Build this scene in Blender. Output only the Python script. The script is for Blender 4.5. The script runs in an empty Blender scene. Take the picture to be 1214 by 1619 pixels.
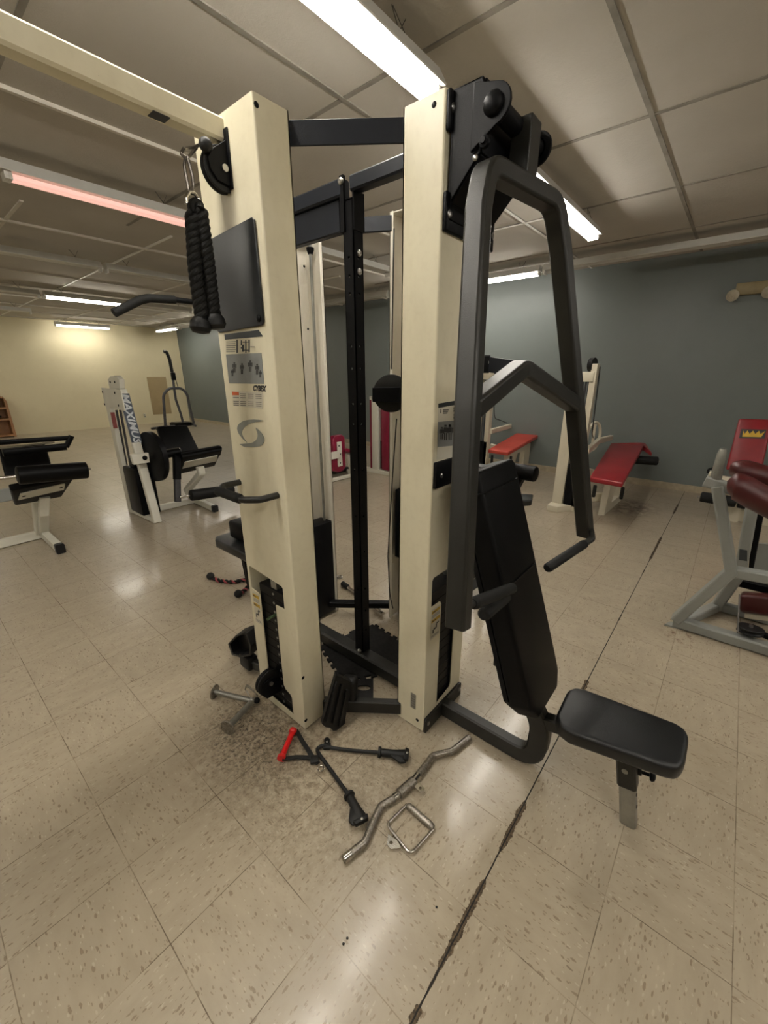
import bpy, bmesh, math, random
from mathutils import Vector, Matrix
from mathutils.geometry import tessellate_polygon
random.seed(7)
SC = bpy.context.scene
COL = SC.collection
PI = math.pi
V = Vector

# ------------------------------------------------------------------ survey
H = 1.53                                   # eye height above the floor (m)
YAW, PITCH, ROLL, FPX = math.radians(40.0924), math.radians(18.7886), math.radians(-0.1524), 644.33
_f = V((math.cos(YAW)*math.cos(PITCH), math.sin(YAW)*math.cos(PITCH), -math.sin(PITCH)))
_r = V((math.sin(YAW), -math.cos(YAW), 0))
_u = _r.cross(_f)
_R = _r*math.cos(ROLL) + _u*math.sin(ROLL)
_U = -_r*math.sin(ROLL) + _u*math.cos(ROLL)
EYE = V((0, 0, H))
def _ray(x, y): return _f*FPX + _R*(x-607) - _U*(y-809.5)
def atx(x, y, X): d = _ray(x, y); return EYE + d*(X/d.x)       # measured point on the plane X = const
def aty(x, y, Y): d = _ray(x, y); return EYE + d*(Y/d.y)       # ... on the plane Y = const
def atz(x, y, Z=0.0): d = _ray(x, y); return EYE + d*((Z-H)/d.z)

cam = bpy.data.cameras.new('camera'); cam.sensor_fit = 'VERTICAL'; cam.sensor_height = 36
cam.lens = 36*FPX/1619; cam.clip_start = 0.02
co = bpy.data.objects.new('camera', cam); COL.objects.link(co)
co.matrix_world = Matrix.Translation(EYE) @ Matrix((_R, _U, -_f)).transposed().to_4x4()
SC.camera = co

# ------------------------------------------------------------------ materials
def newmat(name):
    m = bpy.data.materials.new(name); m.use_nodes = True
    nt = m.node_tree; b = nt.nodes['Principled BSDF']
    return m, nt, b
def N(nt, t, **k):
    n = nt.nodes.new(t)
    for a, v in k.items():
        if a.startswith('i_'): n.inputs[int(a[2:]) if a[2:].isdigit() else a[2:]].default_value = v
        else: setattr(n, a, v)
    return n
def pos(nt): return N(nt, 'ShaderNodeNewGeometry').outputs['Position']
def ramp(nt, fac, stops):
    r = N(nt, 'ShaderNodeValToRGB'); nt.links.new(fac, r.inputs[0])
    e = r.color_ramp.elements
    while len(e) < len(stops): e.new(0.5)
    for i, (p, c) in enumerate(stops):
        e[i].position = p; e[i].color = (*c, 1) if len(c) == 3 else c
    return r.outputs[0]
def noise(nt, vec, scale, detail=3, rough=0.55):
    n = N(nt, 'ShaderNodeTexNoise'); n.inputs['Scale'].default_value = scale
    n.inputs['Detail'].default_value = detail; n.inputs['Roughness'].default_value = rough
    nt.links.new(vec, n.inputs['Vector']); return n.outputs['Fac']
def math_(nt, op, a, b=None, c=None, clamp=False):
    n = N(nt, 'ShaderNodeMath', operation=op); n.use_clamp = clamp
    for i, v in enumerate((a, b, c)):
        if v is None: continue
        if isinstance(v, (int, float)): n.inputs[i].default_value = v
        else: nt.links.new(v, n.inputs[i])
    return n.outputs[0]
def mix(nt, fac, a, b, mode='MIX'):
    n = N(nt, 'ShaderNodeMix', data_type='RGBA', blend_type=mode)
    for s, v in ((0, fac), (6, a), (7, b)):
        if isinstance(v, (int, float)): n.inputs[s].default_value = v
        elif isinstance(v, tuple): n.inputs[s].default_value = (*v, 1)
        else: nt.links.new(v, n.inputs[s])
    return n.outputs[2]
def simple(name, col, rough=0.5, metal=0.0, var=0.12, scale=14, bump=0.0, bscale=200, coat=0.0, spec=0.5):
    m, nt, b = newmat(name)
    p = pos(nt)
    n = noise(nt, p, scale, 4)
    d = tuple(c*(1-var) for c in col); l = tuple(min(1, c*(1+var)) for c in col)
    nt.links.new(ramp(nt, n, [(0.3, d), (0.7, l)]), b.inputs['Base Color'])
    b.inputs['Roughness'].default_value = rough; b.inputs['Metallic'].default_value = metal
    b.inputs['Coat Weight'].default_value = coat; b.inputs['Specular IOR Level'].default_value = spec
    if bump:
        bn = N(nt, 'ShaderNodeBump'); bn.inputs['Strength'].default_value = bump; bn.inputs['Distance'].default_value = 0.002
        nt.links.new(noise(nt, p, bscale, 3), bn.inputs['Height']); nt.links.new(bn.outputs[0], b.inputs['Normal'])
    return m
def grimy(name, col, dirt, amount=0.5, rough=0.38, metal=0.0):
    """painted metal with handling stains and chips"""
    m, nt, b = newmat(name); p = pos(nt)
    s = N(nt, 'ShaderNodeMapping'); s.inputs['Scale'].default_value = (1, 1, 0.35); nt.links.new(p, s.inputs[0])
    a = noise(nt, s.outputs[0], 3.5, 5, 0.6); c = noise(nt, p, 40, 4)
    f = math_(nt, 'MULTIPLY', ramp(nt, a, [(0.45, (0, 0, 0)), (0.75, (1, 1, 1))]), amount)
    f2 = math_(nt, 'MULTIPLY', ramp(nt, c, [(0.5, (0, 0, 0)), (0.8, (1, 1, 1))]), amount*0.35)
    c1 = mix(nt, f, col, dirt); c2 = mix(nt, f2, c1, dirt)
    chip = ramp(nt, noise(nt, p, 27, 6, 0.7), [(0.735, (0, 0, 0)), (0.75, (1, 1, 1))])
    c3 = mix(nt, math_(nt, 'MULTIPLY', chip, 0.7), c2, tuple(x*0.35 for x in dirt))
    nt.links.new(c3, b.inputs['Base Color'])
    b.inputs['Roughness'].default_value = rough; b.inputs['Metallic'].default_value = metal
    bn = N(nt, 'ShaderNodeBump'); bn.inputs['Strength'].default_value = 0.12; bn.inputs['Distance'].default_value = 0.001
    nt.links.new(noise(nt, p, 300, 2), bn.inputs['Height']); nt.links.new(bn.outputs[0], b.inputs['Normal'])
    return m
M = {}
M['cream'] = grimy('cream_enamel', (0.80, 0.74, 0.55), (0.50, 0.42, 0.26), 0.42, 0.36)
M['cream_in'] = grimy('inner_cream_enamel', (0.80, 0.75, 0.64), (0.52, 0.46, 0.36), 0.35, 0.4)
M['charcoal'] = simple('charcoal_paint', (0.019, 0.0185, 0.016), 0.38, 0.0, 0.2, 9, 0.25, 500, spec=0.35)
M['black'] = simple('black_paint', (0.004, 0.0042, 0.005), 0.42, 0.0, 0.25, 10, 0.2, 400, spec=0.13)
M['slate'] = simple('blue_black_paint', (0.008, 0.010, 0.015), 0.45, 0.0, 0.15, 10, 0.2, 400, spec=0.3)
M['worn_plate'] = grimy('worn_black_plate', (0.008, 0.009, 0.010), (0.05, 0.05, 0.048), 0.30, 0.30)
M['vinyl'] = simple('black_vinyl', (0.0025, 0.0025, 0.0027), 0.40, 0, 0.3, 12, 0.3, 650, spec=0.12)
M['seatvinyl'] = simple('seat_vinyl', (0.005, 0.006, 0.007), 0.30, 0, 0.35, 7, 0.4, 650, spec=0.5)
M['foam'] = simple('black_foam', (0.007, 0.007, 0.0065), 0.7, 0, 0.3, 50, 0.5, 300, spec=0.3)
M['rubber'] = simple('black_rubber', (0.006, 0.006, 0.006), 0.5, 0, 0.3, 50, 0.3, 300, spec=0.35)
M['mat'] = simple('mat_foam', (0.014, 0.0135, 0.013), 0.85, 0, 0.3, 60, 0.6, 400, spec=0.25)
M['white'] = grimy('white_paint', (0.74, 0.72, 0.62), (0.42, 0.38, 0.28), 0.22, 0.36)
M['offwhite'] = grimy('old_white_paint', (0.66, 0.61, 0.48), (0.40, 0.34, 0.22), 0.3, 0.4)
M['grey'] = grimy('grey_paint', (0.27, 0.28, 0.26), (0.16, 0.13, 0.09), 0.3, 0.4)
M['gunmetal'] = simple('gunmetal', (0.10, 0.10, 0.11), 0.35, 0.6, 0.2)
M['red'] = simple('red_vinyl', (0.24, 0.011, 0.016), 0.34, 0, 0.15, 6, 0.3, 500)
M['orange_red'] = simple('orange_red_vinyl', (0.42, 0.045, 0.028), 0.36, 0, 0.15, 6, 0.3, 500)
M['magenta'] = simple('magenta_vinyl', (0.22, 0.008, 0.035), 0.4, 0, 0.15, 6)
M['maroon'] = simple('maroon_vinyl', (0.06, 0.008, 0.008), 0.32, 0, 0.2, 6, 0.3, 500)
M['brightred'] = simple('red_plastic', (0.65, 0.012, 0.012), 0.35, 0, 0.05)
M['chrome'] = simple('chrome', (0.60, 0.58, 0.54), 0.18, 1.0, 0.1, 60)
def steel(name):
    m, nt, b = newmat(name); p = pos(nt)
    n = noise(nt, p, 130, 5, 0.7)
    nt.links.new(ramp(nt, n, [(0.30, (0.15, 0.125, 0.09)), (0.45, (0.28, 0.255, 0.215)), (0.7, (0.42, 0.39, 0.35))]), b.inputs['Base Color'])
    nt.links.new(ramp(nt, n, [(0.35, (0.6,)*3), (0.6, (0.28,)*3)]), b.inputs['Roughness'])
    b.inputs['Metallic'].default_value = 0.9
    return m
M['steel'] = steel('worn_steel')
M['bolt'] = simple('bolt_steel', (0.45, 0.44, 0.42), 0.3, 1.0)
M['zinc'] = simple('zinc_tube', (0.34, 0.34, 0.31), 0.35, 0.8, 0.2)
M['wood'] = simple('wood_shelf', (0.34, 0.17, 0.07), 0.5, 0, 0.25, 5)
M['tan'] = simple('tan_board', (0.42, 0.32, 0.17), 0.7, 0, 0.08, 3)
M['plastic'] = simple('wall_plate_plastic', (0.7, 0.66, 0.5), 0.4)
M['stick_dark'] = simple('placard_dark_ink', (0.035, 0.04, 0.042), 0.5)
M['stick_grey'] = grimy('placard_grey', (0.23, 0.24, 0.23), (0.10, 0.10, 0.10), 0.5, 0.45)
M['stick_white'] = grimy('placard_white', (0.66, 0.62, 0.5), (0.35, 0.30, 0.2), 0.25, 0.5)
M['ink'] = simple('ink', (0.03, 0.03, 0.03), 0.5)
M['ink_soft'] = simple('soft_ink', (0.20, 0.19, 0.16), 0.5)
M['yellow'] = simple('yellow_ink', (0.60, 0.38, 0.03), 0.5)
M['orange'] = simple('orange_ink', (0.62, 0.12, 0.03), 0.5)
M['navy'] = simple('navy_plate', (0.012, 0.025, 0.05), 0.4)
M['silverink'] = simple('silver_ink', (0.55, 0.58, 0.6), 0.4)
M['logo'] = simple('grey_logo_vinyl', (0.25, 0.26, 0.23), 0.5, 0, 0.05)
M['pinkred'] = simple('red_label', (0.35, 0.05, 0.06), 0.5)
M['void'] = simple('dark_recess_board', (0.006, 0.006, 0.006), 0.8)
M['green'] = simple('green_pin', (0.05, 0.09, 0.04), 0.5)
M['brass'] = simple('yellowed_housing', (0.30, 0.24, 0.12), 0.45)
M['batten'] = simple('batten_enamel', (0.72, 0.71, 0.66), 0.4, 0, 0.04)
M['hook'] = simple('dark_hook_steel', (0.22, 0.20, 0.18), 0.3, 0.9, 0.3, 80)
M['wire'] = simple('hanger_wire', (0.10, 0.09, 0.08), 0.5, 0.5)
def glow(name, col, s):
    m, nt, b = newmat(name)
    b.inputs['Base Color'].default_value = (0.4, 0.4, 0.4, 1)
    b.inputs['Emission Color'].default_value = (*col, 1); b.inputs['Emission Strength'].default_value = s
    return m
LAMP = 26.0
M['tube_on'] = glow('fluorescent_tube', (1.0, 0.945, 0.86), LAMP)
M['tube_old'] = glow('aged_fluorescent_tube', (1.0, 0.945, 0.84), LAMP*0.8)
M['tube_pink'] = glow('dying_fluorescent_tube', (1.0, 0.50, 0.40), 0.52)
M['barlight'] = simple('pale_grid_bar', (0.66, 0.62, 0.53), 0.6, 0, 0.06)

def floor_mat():
    m, nt, b = newmat('vinyl_floor_tiles'); p = pos(nt); L = nt.links
    T, X0, Y0 = 0.3048, 0.1438, 0.306
    sep = N(nt, 'ShaderNodeSeparateXYZ'); L.new(p, sep.inputs[0])
    sx = math_(nt, 'DIVIDE', math_(nt, 'SUBTRACT', sep.outputs[0], X0), T)
    sy = math_(nt, 'DIVIDE', math_(nt, 'SUBTRACT', sep.outputs[1], Y0), T)
    ix, iy = math_(nt, 'FLOOR', sx), math_(nt, 'FLOOR', sy)
    fx, fy = math_(nt, 'FRACT', sx), math_(nt, 'FRACT', sy)
    par = math_(nt, 'FLOORED_MODULO', math_(nt, 'ADD', ix, iy), 2.0)
    # quarter-turned grain: swap stretch by parity
    def strv(a, bb):
        c = N(nt, 'ShaderNodeCombineXYZ')
        L.new(math_(nt, 'MULTIPLY', sep.outputs[0], a), c.inputs[0]); L.new(math_(nt, 'MULTIPLY', sep.outputs[1], bb), c.inputs[1])
        L.new(math_(nt, 'MULTIPLY', math_(nt, 'ADD', ix, math_(nt, 'MULTIPLY', iy, 3.1)), 0.7), c.inputs[2]); return c.outputs[0]
    vm = N(nt, 'ShaderNodeMix', data_type='VECTOR'); L.new(par, vm.inputs[0]); L.new(strv(1, 2.6), vm.inputs[4]); L.new(strv(2.6, 1), vm.inputs[5])
    gv = vm.outputs[1]
    wn = N(nt, 'ShaderNodeTexWhiteNoise', noise_dimensions='2D')
    cc = N(nt, 'ShaderNodeCombineXYZ'); L.new(ix, cc.inputs[0]); L.new(iy, cc.inputs[1]); L.new(cc.outputs[0], wn.inputs['Vector'])
    base = ramp(nt, noise(nt, gv, 8, 4, 0.6), [(0.3, (0.375, 0.315, 0.228)), (0.7, (0.445, 0.38, 0.28))])
    base = mix(nt, math_(nt, 'MULTIPLY', wn.outputs['Value'], 0.22), base, (0.33, 0.275, 0.195))
    nn_ = N(nt, 'ShaderNodeTexNoise'); nn_.inputs['Scale'].default_value = 75; nn_.inputs['Detail'].default_value = 1; L.new(gv, nn_.inputs['Vector'])
    def chips(scale, size, keep, colr, amt):
        nonlocal base
        dn = N(nt, 'ShaderNodeVectorMath', operation='ADD'); L.new(gv, dn.inputs[0])
        sc_ = N(nt, 'ShaderNodeVectorMath', operation='SCALE'); L.new(nn_.outputs['Color'], sc_.inputs[0]); sc_.inputs['Scale'].default_value = 0.012
        L.new(sc_.outputs[0], dn.inputs[1])
        vo = N(nt, 'ShaderNodeTexVoronoi'); vo.inputs['Scale'].default_value = scale; L.new(dn.outputs[0], vo.inputs['Vector'])
        sp_ = N(nt, 'ShaderNodeSeparateColor'); L.new(vo.outputs['Color'], sp_.inputs[0])
        lim = math_(nt, 'MULTIPLY', math_(nt, 'SUBTRACT', sp_.outputs[0], 1-keep, clamp=True), size/keep)
        on = math_(nt, 'LESS_THAN', vo.outputs['Distance'], lim)
        base = mix(nt, math_(nt, 'MULTIPLY', on, amt), base, colr)
    chips(36, 0.36, 0.55, (0.20, 0.15, 0.095), 0.75)
    chips(62, 0.40, 0.50, (0.23, 0.175, 0.115), 0.7)
    chips(48, 0.36, 0.40, (0.54, 0.47, 0.37), 0.55)
    chips(15, 0.15, 0.10, (0.14, 0.10, 0.065), 0.7)
    # long wear patches
    wear = ramp(nt, noise(nt, p, 0.9, 4, 0.6), [(0.40, (0, 0, 0)), (0.7, (1, 1, 1))])
    base = mix(nt, math_(nt, 'MULTIPLY', wear, 0.22), base, (0.22, 0.175, 0.115))
    # grime round the foot of the machine
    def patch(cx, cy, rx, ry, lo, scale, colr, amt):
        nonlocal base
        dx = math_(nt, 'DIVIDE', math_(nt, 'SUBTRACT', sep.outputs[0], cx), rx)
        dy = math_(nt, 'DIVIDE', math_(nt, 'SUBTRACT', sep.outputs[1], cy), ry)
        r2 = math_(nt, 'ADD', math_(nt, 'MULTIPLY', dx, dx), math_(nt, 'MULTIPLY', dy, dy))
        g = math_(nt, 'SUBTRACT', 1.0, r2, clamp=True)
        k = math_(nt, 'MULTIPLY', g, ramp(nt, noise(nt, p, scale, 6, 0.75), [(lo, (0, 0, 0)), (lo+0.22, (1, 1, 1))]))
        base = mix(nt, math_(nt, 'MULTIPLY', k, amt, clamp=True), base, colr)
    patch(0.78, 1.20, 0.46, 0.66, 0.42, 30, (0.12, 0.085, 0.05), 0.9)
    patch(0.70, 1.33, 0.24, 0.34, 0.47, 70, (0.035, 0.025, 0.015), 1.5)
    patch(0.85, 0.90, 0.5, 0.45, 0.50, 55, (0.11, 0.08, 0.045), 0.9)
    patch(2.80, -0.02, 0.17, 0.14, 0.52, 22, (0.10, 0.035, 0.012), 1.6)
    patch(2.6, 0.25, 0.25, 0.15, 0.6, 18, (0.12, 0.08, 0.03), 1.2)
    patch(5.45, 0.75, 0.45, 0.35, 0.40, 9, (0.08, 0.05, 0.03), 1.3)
    # joints
    def joint(fr, w):
        a = math_(nt, 'MINIMUM', fr, math_(nt, 'SUBTRACT', 1.0, fr))
        return math_(nt, 'LESS_THAN', a, w)
    jn = noise(nt, p, 6, 3)
    jj = math_(nt, 'MAXIMUM', joint(fx, 0.0042), joint(fy, 0.0042))
    base = mix(nt, math_(nt, 'MULTIPLY', jj, ramp(nt, jn, [(0.40, (0.15,)*3), (0.58, (0.9,)*3)])), base, (0.11, 0.08, 0.05))
    # wide split seam along Y = 0.306, tile edges broken off here and there
    dy = math_(nt, 'ABSOLUTE', math_(nt, 'SUBTRACT', math_(nt, 'ADD', sep.outputs[1], math_(nt, 'MULTIPLY', math_(nt, 'SUBTRACT', noise(nt, p, 40, 3), 0.5), 0.004)), Y0-0.001))
    lx = N(nt, 'ShaderNodeCombineXYZ'); L.new(sep.outputs[0], lx.inputs[0])
    wide = ramp(nt, noise(nt, lx.outputs[0], 3.1, 3, 0.6), [(0.56, (0, 0, 0)), (0.62, (0.25, 0.25, 0.25))])
    for x0_, x1_ in ((0.46, 0.50), (0.585, 0.86), (0.965, 1.19), (1.93, 2.02), (3.9, 4.6), (5.5, 5.95)):   # broken tile edges
        inn_ = math_(nt, 'MULTIPLY', math_(nt, 'GREATER_THAN', sep.outputs[0], x0_), math_(nt, 'LESS_THAN', sep.outputs[0], x1_))
        xm_ = math_(nt, 'ABSOLUTE', math_(nt, 'SUBTRACT', sep.outputs[0], (x0_+x1_)/2))
        fall = math_(nt, 'SUBTRACT', 1.0, math_(nt, 'POWER', math_(nt, 'DIVIDE', xm_, (x1_-x0_)/2), 9.0), clamp=True)
        wide = math_(nt, 'MAXIMUM', wide, math_(nt, 'MULTIPLY', inn_, fall))
    near = math_(nt, 'MULTIPLY', wide, math_(nt, 'ADD', 0.001, math_(nt, 'MULTIPLY', math_(nt, 'SUBTRACT', noise(nt, p, 17, 5, 0.75), 0.28, clamp=True), 0.034)))
    w = math_(nt, 'ADD', 0.0020, near)
    crack = math_(nt, 'LESS_THAN', dy, w); core = math_(nt, 'LESS_THAN', dy, 0.0022)
    base = mix(nt, crack, base, ramp(nt, noise(nt, p, 90, 3), [(0.4, (0.05, 0.035, 0.02)), (0.65, (0.15, 0.105, 0.06))]))
    base = mix(nt, core, base, (0.012, 0.010, 0.008))
    L.new(base, b.inputs['Base Color'])
    rg = ramp(nt, noise(nt, p, 2.2, 5, 0.65), [(0.3, (0.28,)*3), (0.7, (0.37,)*3)])
    rr = mix(nt, math_(nt, 'MAXIMUM', jj, crack), rg, (0.9, 0.9, 0.9))
    L.new(rr, b.inputs['Roughness'])
    b.inputs['Coat Weight'].default_value = 0.34; b.inputs['Coat Roughness'].default_value = 0.13
    bn = N(nt, 'ShaderNodeBump'); bn.inputs['Strength'].default_value = 0.35; bn.inputs['Distance'].default_value = 0.003
    hgt = math_(nt, 'SUBTRACT', math_(nt, 'MULTIPLY', noise(nt, p, 9, 4), 0.5), math_(nt, 'MULTIPLY', math_(nt, 'MAXIMUM', jj, crack), 0.6))
    L.new(hgt, bn.inputs['Height']); L.new(bn.outputs[0], b.inputs['Normal'])
    return m
def wall_mat(name, col, dirt, amt=0.25, rough=0.55):
    m, nt, b = newmat(name); p = pos(nt)
    n1 = noise(nt, p, 0.8, 5, 0.6); n2 = noise(nt, p, 6, 5, 0.65)
    c = mix(nt, math_(nt, 'MULTIPLY', ramp(nt, n1, [(0.4, (0, 0, 0)), (0.75, (1, 1, 1))]), amt), col, dirt)
    c = mix(nt, math_(nt, 'MULTIPLY', ramp(nt, n2, [(0.5, (0, 0, 0)), (0.8, (1, 1, 1))]), amt*0.6), c, dirt)
    nt.links.new(c, b.inputs['Base Color']); b.inputs['Roughness'].default_value = rough
    bn = N(nt, 'ShaderNodeBump'); bn.inputs['Strength'].default_value = 0.25; bn.inputs['Distance'].default_value = 0.004
    nt.links.new(noise(nt, p, 60, 3), bn.inputs['Height']); nt.links.new(bn.outputs[0], b.inputs['Normal'])
    return m
def ceil_mat():
    m, nt, b = newmat('ceiling_tiles'); p = pos(nt)
    n1 = noise(nt, p, 45, 5, 0.7)
    c = ramp(nt, noise(nt, p, 1.2, 4), [(0.3, (0.48, 0.45, 0.39)), (0.7, (0.56, 0.525, 0.46))])
    pit = ramp(nt, noise(nt, p, 30, 5, 0.75), [(0.66, (0, 0, 0)), (0.72, (1, 1, 1))])
    c = mix(nt, math_(nt, 'MULTIPLY', pit, 0.12), c, (0.25, 0.22, 0.17))
    nt.links.new(c, b.inputs['Base Color']); b.inputs['Roughness'].default_value = 0.9
    bn = N(nt, 'ShaderNodeBump'); bn.inputs['Strength'].default_value = 0.5; bn.inputs['Distance'].default_value = 0.006
    nt.links.new(n1, bn.inputs['Height']); nt.links.new(bn.outputs[0], b.inputs['Normal'])
    return m
M['floor'] = floor_mat()
M['ceiling'] = ceil_mat()
M['wall_cream'] = wall_mat('cream_wall_paint', (0.78, 0.70, 0.47), (0.60, 0.52, 0.33), 0.3)
M['wall_blue'] = wall_mat('blue_grey_wall_paint', (0.158, 0.180, 0.172), (0.115, 0.13, 0.122), 0.3, 0.42)
M['wall_plain'] = wall_mat('plain_wall_paint', (0.50, 0.46, 0.36), (0.35, 0.31, 0.22), 0.3)
M['seam'] = simple('dark_grid_bar', (0.27, 0.25, 0.21), 0.8, 0, 0.25, 6)
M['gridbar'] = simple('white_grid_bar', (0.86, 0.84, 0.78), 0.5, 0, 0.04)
M['skirting'] = simple('beige_skirting', (0.40, 0.34, 0.24), 0.5, 0, 0.15)

# ------------------------------------------------------------------ mesh builder
class MB:
    def __init__(s): s.bm = bmesh.new(); s.mats = []; s.mi = 0; s.T = Matrix.Identity(4)
    def mat(s, name):
        if name not in s.mats: s.mats.append(name)
        s.mi = s.mats.index(name); return s
    def _f(s, vs):
        try: f = s.bm.faces.new(vs); f.material_index = s.mi; return f
        except ValueError: return None
    def _v(s, p): return s.bm.verts.new(s.T @ V(p))
    def box(s, c, size, rot=None, bev=0.0, seg=2):
        c = V(c); hx, hy, hz = (d/2 for d in size); R = rot or Matrix.Identity(3)
        vs = [s._v(c + R @ V((a*hx, b_*hy, d*hz))) for a in (-1, 1) for b_ in (-1, 1) for d in (-1, 1)]
        fs = [s._f([vs[i] for i in q]) for q in ((0,1,3,2),(4,6,7,5),(0,4,5,1),(2,3,7,6),(0,2,6,4),(1,5,7,3))]
        if bev: s._bevel(fs, bev, seg)
        return s
    def _bevel(s, fs, bev, seg):
        ed = {e for f in fs if f for e in f.edges}
        r = bmesh.ops.bevel(s.bm, geom=list(ed), offset=bev, segments=seg, affect='EDGES', profile=0.5, clamp_overlap=True)
        for f in r['faces']: f.material_index = s.mi
    def bb(s, a, b_, bev=0.0, seg=2):
        a, b_ = V(a), V(b_); lo = V(map(min, a, b_)); hi = V(map(max, a, b_))
        return s.box((lo+hi)/2, hi-lo, None, bev, seg)
    def hexa(s, pts, bev=0.0, seg=2):
        """8 corners: bottom loop 4, top loop 4"""
        vs = [s._v(p) for p in pts]
        fs = [s._f([vs[i] for i in q]) for q in ((3,2,1,0),(4,5,6,7),(0,1,5,4),(1,2,6,5),(2,3,7,6),(3,0,4,7))]
        if bev: s._bevel(fs, bev, seg)
        return s
    def slab(s, quad, thick, bev=0.0, seg=3, flip=False):
        """quad = 4 corners of the upper face, thickness grown to the other side of its normal"""
        q = [V(p) for p in quad]; n = (q[1]-q[0]).cross(q[3]-q[0]).normalized()
        if flip: n = -n
        return s.hexa([p-n*thick for p in q] + q, bev, seg)
    def prism(s, pts, d, holes=(), bev=0.0, seg=2):
        """flat outline (3-D points) extruded by vector d; outline may have holes"""
        d = V(d); loops = [[V(p) for p in pts]] + [[V(p) for p in h] for h in holes]
        flat = [p for l in loops for p in l]
        tris = tessellate_polygon(loops) if (holes or len(pts) > 4) else None
        a = [s._v(p) for p in flat]; b_ = [s._v(p+d) for p in flat]
        newf = []
        if not holes:
            newf += [s._f(a), s._f(b_[::-1])]
        else:
            for t in tris:
                newf.append(s._f([a[i] for i in t])); newf.append(s._f([b_[i] for i in t[::-1]]))
        k = 0
        for l in loops:
            n = len(l)
            for i in range(n):
                j = (i+1) % n; newf.append(s._f([a[k+i], b_[k+i], b_[k+j], a[k+j]]))
            k += n
        if bev and not holes: s._bevel(newf, bev, seg)
        return s
    def cyl(s, a, b_, r, n=20, r2=None, bev=0.0):
        a, b_ = V(a), V(b_); return s.sweep([a, b_], r, n=n, radii=[r, r2 if r2 is not None else r])
    def sweep(s, pts, r, n=12, radii=None, caps=True, rect=None, up=None, closed=False):
        pts = [V(p) for p in pts]; m = len(pts)
        tang = []
        for i in range(m):
            if closed: t = (pts[(i+1) % m]-pts[i]).normalized() + (pts[i]-pts[i-1]).normalized()
            elif i == 0: t = pts[1]-pts[0]
            elif i == m-1: t = pts[-1]-pts[-2]
            else: t = (pts[i+1]-pts[i]).normalized() + (pts[i]-pts[i-1]).normalized()
            tang.append(t.normalized())
        if up is None:
            up = V((0, 0, 1)) if abs(tang[0].z) < 0.9 else V((0, 1, 0))
        up = V(up); nrm = (up - tang[0]*up.dot(tang[0])).normalized()
        rings = []
        for i in range(m):
            nrm = (nrm - tang[i]*nrm.dot(tang[i])).normalized(); bi = tang[i].cross(nrm)
            sc = 1.0
            if 0 < i < m-1:
                c = (pts[i+1]-pts[i]).normalized().dot((pts[i]-pts[i-1]).normalized())
                sc = 1/max(0.6, math.sqrt(max(0.0, (1+c)/2)))
            if rect:
                w, h = rect; ch = min(w, h)*0.13
                prof = [(w/2-ch, h/2), (-w/2+ch, h/2), (-w/2, h/2-ch), (-w/2, -h/2+ch), (-w/2+ch, -h/2), (w/2-ch, -h/2), (w/2, -h/2+ch), (w/2, h/2-ch)]
                rings.append([s._v(pts[i] + bi*px*sc + nrm*py*(1.0 if True else sc)) for px, py in prof])
            else:
                rad = radii[i] if radii else r
                rings.append([s._v(pts[i] + (nrm*math.cos(2*PI*k/n) + bi*math.sin(2*PI*k/n))*rad) for k in range(n)])
        cnt = len(rings[0]); rng = range(m) if closed else range(m-1)
        for i in rng:
            A, B = rings[i], rings[(i+1) % m]
            for k in range(cnt): s._f([A[k], A[(k+1) % cnt], B[(k+1) % cnt], B[k]])
        if caps and not closed: s._f(rings[0][::-1]); s._f(rings[-1])
        return s
    def sq(s, pts, w, h=None, up=None, rad=0.0, seg=5):
        """square/rectangular steel tube along pts; bends rounded by rad.  h is measured along up"""
        if rad: pts = fillet(pts, rad, seg)
        return s.sweep(pts, 0, rect=(w, h or w), up=up)
    def tube(s, pts, r, rad=0.0, n=12, seg=6, closed=False):
        if rad: pts = fillet(pts, rad, seg)
        return s.sweep(pts, r, n=n, closed=closed)
    def disc(s, c, axis, r, t, n=36, bev=0.0):
        c, axis = V(c), V(axis).normalized(); return s.cyl(c-axis*t/2, c+axis*t/2, r, n)
    def lathe(s, c, axis, prof, n=28):
        """prof: (distance along axis, radius)"""
        c, ax = V(c), V(axis).normalized()
        pts = [c+ax*p[0] for p in prof]; e = V((0, 0, 1)) if abs(ax.z) < 0.9 else V((1, 0, 0))
        u = (e-ax*e.dot(ax)).normalized(); w = ax.cross(u); rings = []
        for p, (d, r) in zip(pts, prof):
            rings.append([s._v(p+(u*math.cos(2*PI*k/n)+w*math.sin(2*PI*k/n))*max(r, 1e-4)) for k in range(n)])
        for A, B in zip(rings, rings[1:]):
            for k in range(n): s._f([A[k], A[(k+1) % n], B[(k+1) % n], B[k]])
        s._f(rings[0][::-1]); s._f(rings[-1]); return s
    def ball(s, c, r, sc=(1, 1, 1), n=16):
        c = V(c)
        res = bmesh.ops.create_uvsphere(s.bm, u_segments=n, v_segments=n//2+2, radius=1)
        for v in res['verts']: v.co = s.T @ (c + V((v.co.x*r*sc[0], v.co.y*r*sc[1], v.co.z*r*sc[2])))
        for v in res['verts']:
            for f in v.link_faces: f.material_index = s.mi
        return s
    def bolt(s, c, n_, r=0.009, h=0.006):
        c, n_ = V(c), V(n_).normalized()
        return s.lathe(c-n_*0.002, n_, [(0, r), (h*0.6, r), (h, r*0.6), (h+0.0005, r*0.2)], 14)
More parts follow.
